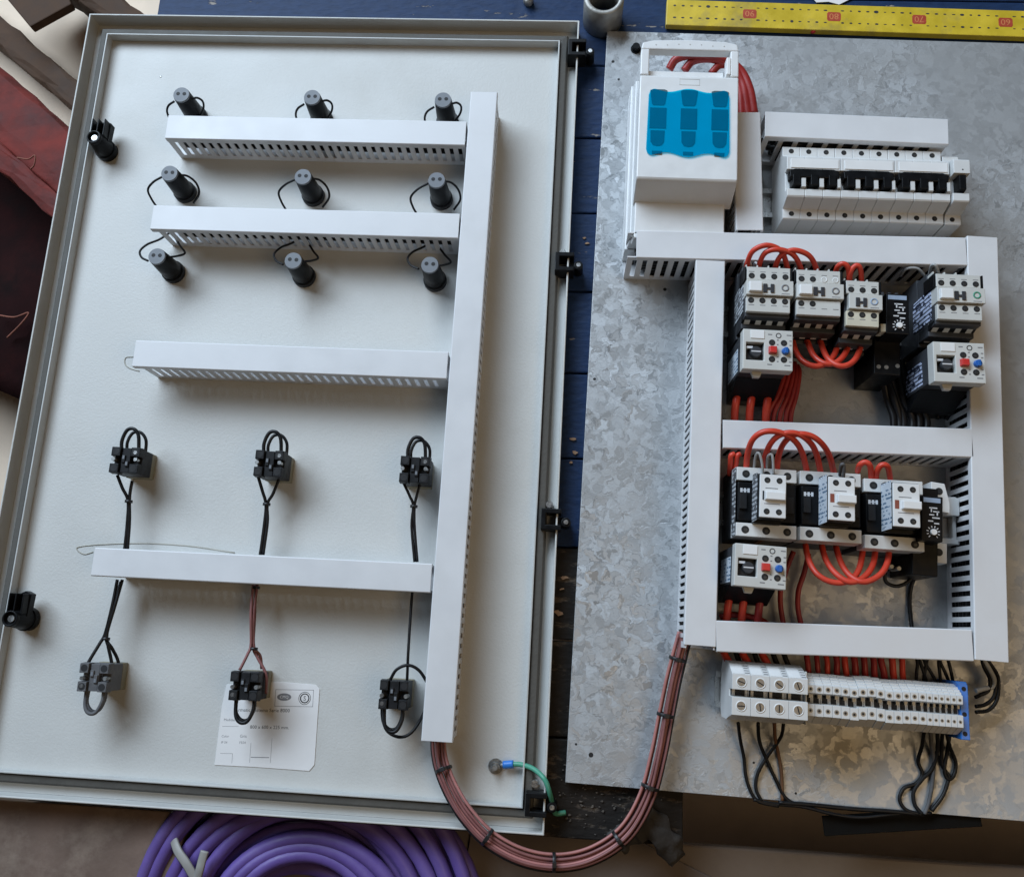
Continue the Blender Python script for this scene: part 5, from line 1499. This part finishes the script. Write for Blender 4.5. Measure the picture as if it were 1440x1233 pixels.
wire('control_wire', '6th thin black wire from the left between the lowest duct and slim terminals', 'wire', [(977.8, 196.8, 32.0), (974.1, 184.6, 36.0), (974.6, 174.6, 36.0), (977.6, 163.2, 30.0)], 1.60, 'wire', 'black wires between the lowest duct and the slim terminals')
wire('control_wire', '7th thin black wire from the left between the lowest duct and slim terminals', 'wire', [(983.2, 197.1, 32.0), (983.5, 185.2, 36.0), (985.4, 175.3, 36.0), (989.7, 163.9, 30.0)], 1.60, 'wire', 'black wires between the lowest duct and the slim terminals')
wire('control_wire', 'pale grey wire curving from the duct to the blue end stop, uppermost', 'wire', [(1013.5, 193.5, 36.0), (1021.7, 181.9, 34.0), (1028.3, 170.8, 30.0), (1027.5, 163.9, 28.0), (1019.3, 161.5, 28.0), (1010.2, 159.1, 30.0)], 2.40, 'wireg', 'wires curving round the blue end stop')
wire('control_wire', 'black wire just under the pale grey one at the blue end stop', 'wire', [(1014.1, 193.6, 36.0), (1017.7, 181.7, 34.0), (1024.3, 170.5, 30.0), (1023.3, 160.1, 28.0), (1015.0, 155.2, 28.0), (1009.9, 153.1, 30.0)], 1.80, 'wire', 'wires curving round the blue end stop')
wire('control_wire', 'black wire curving behind the blue end stop, third down', 'wire', [(1015.0, 193.6, 36.0), (1023.1, 182.0, 34.0), (1029.7, 170.8, 30.0), (1028.3, 155.2, 28.0), (1019.8, 146.9, 28.0), (1009.4, 144.5, 30.0)], 1.80, 'wire', 'wires curving round the blue end stop')
wire('control_wire', 'lowest black wire curving round the blue end stop', 'wire', [(1015.5, 193.6, 36.0), (1025.8, 182.1, 34.0), (1032.3, 171.0, 30.0), (1030.8, 152.2, 28.0), (1022.2, 141.8, 28.0), (1009.1, 139.2, 30.0)], 1.80, 'wire', 'wires curving round the blue end stop')
wire('control_wire', "black wire falling from the first large terminal over the plate's edge", 'wire', [(783.4, 116.0, 30.0), (787.5, 99.2, 20.0), (792.4, 82.0, 13.0), (794.5, 64.3, 12.5), (799.9, 49.6, 12.5), (807.3, 42.3, 13.0), (825.6, 39.6, 13.0)], 1.70, 'wire', 'loose wires hanging below the terminal row')
wire('control_wire', 'black wire falling from the second large terminal, crossing the brown one', 'wire', [(802.5, 117.1, 30.0), (806.0, 99.0, 20.0), (814.8, 80.3, 14.0), (823.9, 62.2, 12.5), (832.5, 47.2, 13.0), (846.0, 40.9, 13.0)], 1.80, 'wire', 'loose wires hanging below the terminal row')
wire('control_wire', 'black wire crossing leftward below the large terminals', 'wire', [(827.0, 118.6, 30.0), (826.6, 104.2, 20.0), (815.3, 85.7, 15.0), (806.1, 69.0, 13.0), (804.0, 54.4, 12.5), (809.3, 43.1, 13.0)], 1.70, 'wire', 'loose wires hanging below the terminal row')
wire('control_wire', 'brown wire hanging below the third large terminal', 'wire', [(818.2, 118.0, 30.0), (821.1, 102.6, 20.0), (826.1, 86.1, 13.0), (828.8, 67.7, 12.5), (829.2, 44.3, 12.5)], 1.70, 'brownw', 'loose wires hanging below the terminal row')
wire('control_wire', "black wire lying along the plate's bottom edge", 'wire', [(801.8, 43.9, 13.0), (822.2, 41.3, 13.0), (849.4, 40.5, 13.0), (876.6, 35.6, 12.0), (903.8, 33.9, 11.0), (937.1, 39.4, 12.0), (970.6, 42.2, 12.0)], 1.70, 'wire', 'loose wires hanging below the terminal row')
wire('control_wire', "second black wire along the plate's bottom edge", 'wire', [(825.4, 43.0, 14.0), (856.0, 42.9, 13.5), (896.4, 41.6, 13.5), (930.0, 41.8, 13.5), (963.9, 40.5, 12.0)], 2.00, 'wire', 'loose wires hanging below the terminal row')
wire('control_wire', 'black wire making the leftmost loop below the slim terminals', 'wire', [(960.2, 120.0, 30.0), (960.8, 103.1, 20.0), (959.6, 89.0, 13.0), (963.3, 77.4, 12.5), (956.9, 68.5, 12.5), (945.3, 63.3, 12.5), (940.8, 52.6, 12.5), (946.3, 44.1, 13.0), (958.2, 41.0, 13.0)], 1.80, 'wire', 'loose wires hanging below the terminal row')
wire('control_wire', 'grey black wire crossing the loops below the slim terminals', 'wire', [(972.2, 120.7, 30.0), (976.3, 100.5, 18.0), (972.4, 83.4, 14.0), (962.5, 73.0, 14.0), (954.4, 61.3, 13.0), (954.6, 49.7, 13.0), (960.9, 41.2, 13.0)], 1.90, 'blackm', 'loose wires hanging below the terminal row')
wire('control_wire', 'grey wire hanging straight among the loops below the slim terminals', 'wire', [(967.2, 119.9, 26.0), (970.3, 106.3, 20.0), (974.1, 90.1, 14.0), (972.2, 70.2, 13.0), (968.0, 51.9, 13.0), (963.5, 41.3, 13.0)], 1.90, 'dusty', 'loose wires hanging below the terminal row')
wire('control_wire', 'black wire of the right double loop below the slim terminals', 'wire', [(977.6, 121.0, 30.0), (980.5, 104.1, 18.0), (982.4, 87.2, 13.0), (988.0, 77.7, 13.0), (987.1, 72.5, 13.0), (981.7, 59.2, 13.0), (970.3, 44.3, 13.0)], 1.80, 'wire', 'loose wires hanging below the terminal row')
wire('control_wire', 'rightmost small black loop below the slim terminals', 'wire', [(980.2, 121.2, 30.0), (988.5, 104.6, 18.0), (995.3, 89.9, 13.0), (992.7, 78.0, 13.0), (986.7, 74.6, 14.0), (983.8, 82.8, 14.0), (986.5, 100.3, 16.0), (985.8, 118.4, 26.0)], 1.80, 'wire', 'loose wires hanging below the terminal row')
wire('control_wire', 'black wire loop below the lower timer relay', 'wire', [(959.1, 295.8, 30.0), (945.6, 289.5, 30.0), (941.6, 275.9, 28.0), (929.5, 270.2, 30.0), (929.9, 259.1, 28.0), (941.6, 255.6, 26.0), (954.4, 262.6, 26.0), (961.8, 277.0, 28.0), (962.3, 293.0, 32.0)], 1.90, 'wire', None)
wire('control_wire', 'black wire running down the plate below the lower timer relay', 'wire', [(965.1, 289.0, 30.0), (964.8, 274.0, 22.0), (959.9, 258.5, 15.0), (957.9, 242.2, 13.0), (957.3, 223.1, 16.0), (957.2, 209.2, 20.0)], 2.10, 'wire', None)
wire('control_wire', "short black hook of wire beside the lower timer relay's foot", 'wire', [(966.3, 290.2, 34.0), (969.5, 277.4, 28.0), (966.5, 269.6, 26.0), (961.8, 274.8, 28.0)], 1.80, 'wire', None)
wire('control_wire', "grey wire hook at the upper left contactor's top corner", 'wire', [(783.6, 570.2, 60.0), (780.5, 573.4, 78.0), (782.9, 573.9, 84.0), (786.6, 569.5, 80.0), (788.0, 564.5, 70.0)], 1.30, 'wireg', None)
wire('control_wire', 'thin grey wire over the upper left contactor', 'wire', [(795.3, 570.6, 60.0), (791.8, 574.6, 76.0), (793.8, 569.8, 80.0), (798.2, 564.8, 70.0)], 1.20, 'wireg', None)
wire('control_wire', 'grey wire arching between the upper timer and the right contactor', 'wire', [(948.0, 576.8, 50.0), (949.2, 578.8, 64.0), (959.2, 578.3, 66.0), (968.5, 573.3, 60.0)], 1.60, 'wireg', None)
wire('control_wire', 'pale grey wire hook above the right contactor', 'wire', [(971.1, 570.1, 64.0), (965.0, 572.9, 86.0), (967.4, 571.2, 90.0), (974.8, 565.0, 80.0)], 1.50, 'wireg', None)
wire('control_wire', 'thin grey wire hook above the left clip-on block', 'wire', [(790.7, 359.2, 70.0), (789.3, 370.3, 86.0), (791.8, 371.0, 90.0), (795.3, 360.7, 86.0), (797.3, 349.3, 80.0)], 1.30, 'wireg', None)
wire('control_wire', 'second thin grey wire hook above the left clip-on block', 'wire', [(803.2, 359.8, 70.0), (800.8, 369.4, 86.0), (804.0, 369.4, 90.0), (807.1, 352.2, 82.0)], 1.30, 'wireg', None)
wire('control_wire', 'dark wire hook above the middle clip-on block', 'wire', [(870.7, 355.5, 80.0), (868.4, 362.9, 92.0), (871.1, 362.3, 92.0), (872.7, 352.1, 84.0)], 1.60, 'dusty', None)
wire('control_wire', 'brown grey wire running from the left clip-on block to the overload relay', 'wire', [(805.2, 312.1, 80.0), (805.7, 303.5, 72.0), (802.9, 294.2, 60.0), (794.8, 287.1, 50.0)], 1.90, 'brownw', None)
wire('control_wire', 'thin brown wire from the upper left contactor down to its overload relay', 'wire', [(788.7, 529.2, 56.0), (791.4, 522.1, 50.0), (792.9, 509.6, 50.0)], 1.40, 'brownw', None)
wire('control_wire', 'second thin brown wire from the upper left contactor to its overload relay', 'wire', [(801.9, 528.2, 56.0), (803.9, 521.0, 50.0), (803.8, 510.0, 50.0)], 1.40, 'brownw', None)
wire('control_wire', "black wire curl above the middle duct's right end", 'wire', [(966.9, 440.0, 24.0), (972.2, 450.1, 30.0), (980.8, 452.5, 34.0), (990.8, 446.3, 30.0), (989.6, 429.5, 24.0)], 2.00, 'wire', None)
wire('control_wire', 'black wire reaching the right vertical duct under the overload relay', 'wire', [(976.8, 432.7, 24.0), (990.6, 441.7, 30.0), (1003.6, 450.4, 34.0), (1012.0, 440.4, 30.0)], 2.20, 'wire', None)
wire('control_wire', "short black wire entering the right vertical duct's slots", 'wire', [(998.3, 429.8, 24.0), (1003.5, 442.3, 30.0), (1009.4, 450.6, 34.0), (1020.0, 455.2, 30.0)], 2.20, 'wire', None)
wire('power_wire', '1st dark red wire from the left, dropping from the top duct into the breakers', 'wire', [(824.0, 751.4, 34.0), (826.5, 740.5, 36.0), (832.4, 730.3, 40.0), (839.3, 723.6, 40.0)], 2.80, 'redb', 'red wires feeding the breakers')
wire('power_wire', '2nd dark red wire from the left, dropping from the top duct into the breakers', 'wire', [(842.8, 751.8, 34.0), (845.2, 741.0, 36.0), (847.5, 730.7, 40.0), (850.9, 723.9, 40.0)], 2.80, 'redb', 'red wires feeding the breakers')
wire('power_wire', '3rd dark red wire from the left, dropping from the top duct into the breakers', 'wire', [(861.6, 752.3, 34.0), (863.9, 741.4, 36.0), (863.7, 731.1, 40.0), (864.8, 724.2, 40.0)], 2.80, 'redb', 'red wires feeding the breakers')
wire('power_wire', '4th dark red wire from the left, dropping from the top duct into the breakers', 'wire', [(879.5, 752.7, 34.0), (881.8, 741.9, 36.0), (880.7, 731.6, 40.0), (881.0, 724.6, 40.0)], 2.80, 'redb', 'red wires feeding the breakers')
wire('power_wire', '5th dark red wire from the left, dropping from the top duct into the breakers', 'wire', [(897.4, 753.1, 34.0), (899.6, 742.3, 36.0), (897.3, 732.0, 40.0), (896.4, 725.0, 40.0)], 2.80, 'redb', 'red wires feeding the breakers')
wire('power_wire', '6th dark red wire from the left, dropping from the top duct into the breakers', 'wire', [(911.4, 753.5, 34.0), (913.6, 742.7, 36.0), (912.7, 732.4, 40.0), (913.3, 725.5, 40.0)], 2.80, 'redb', 'red wires feeding the breakers')
wire('power_wire', '7th dark red wire from the left, dropping from the top duct into the breakers', 'wire', [(927.0, 753.9, 34.0), (929.0, 743.0, 36.0), (928.1, 732.8, 40.0), (928.6, 725.9, 40.0)], 2.80, 'redb', 'red wires feeding the breakers')
wire('control_wire', '1st added black wire from the left, darkening the shaded bay below the upper timer', 'wire', [(926.5, 487.7, 40.0), (932.4, 468.9, 34.0), (938.1, 447.7, 28.0), (942.5, 429.0, 30.0), (942.6, 413.9, 30.0)], 3.60, 'wire', 'added black wires darkening the shaded bay below the upper timer')  # wires from here on are added to deepen the shadow below the timer
wire('control_wire', '2nd added black wire from the left, darkening the shaded bay below the upper timer', 'wire', [(933.8, 488.0, 40.0), (941.0, 467.0, 34.0), (947.2, 447.3, 31.0), (952.6, 429.5, 30.0), (952.7, 414.3, 30.0)], 3.60, 'wire', 'added black wires darkening the shaded bay below the upper timer')
wire('control_wire', '3rd added black wire from the left, darkening the shaded bay below the upper timer', 'wire', [(942.5, 488.4, 40.0), (948.3, 469.6, 34.0), (951.8, 446.7, 34.0), (961.3, 429.8, 30.0), (961.3, 414.7, 30.0)], 3.60, 'wire', 'added black wires darkening the shaded bay below the upper timer')
wire('control_wire', '4th added black wire from the left, darkening the shaded bay below the upper timer', 'wire', [(948.3, 488.6, 40.0), (954.8, 467.5, 34.0), (961.4, 448.7, 28.0), (968.5, 430.1, 30.0), (968.5, 415.0, 30.0)], 3.60, 'wire', 'added black wires darkening the shaded bay below the upper timer')
wire('control_wire', '5th added black wire from the left, darkening the shaded bay below the upper timer', 'wire', [(936.7, 488.1, 40.0), (950.5, 469.7, 34.0), (963.1, 448.0, 31.0), (975.7, 430.5, 30.0), (975.7, 415.3, 30.0)], 3.60, 'wire', 'added black wires darkening the shaded bay below the upper timer')
wire('control_wire', '6th added black wire from the left, darkening the shaded bay below the upper timer', 'wire', [(929.4, 487.9, 40.0), (937.4, 466.8, 34.0), (943.1, 446.3, 34.0), (948.3, 429.3, 30.0), (948.4, 414.1, 30.0)], 3.60, 'wire', 'added black wires darkening the shaded bay below the upper timer')
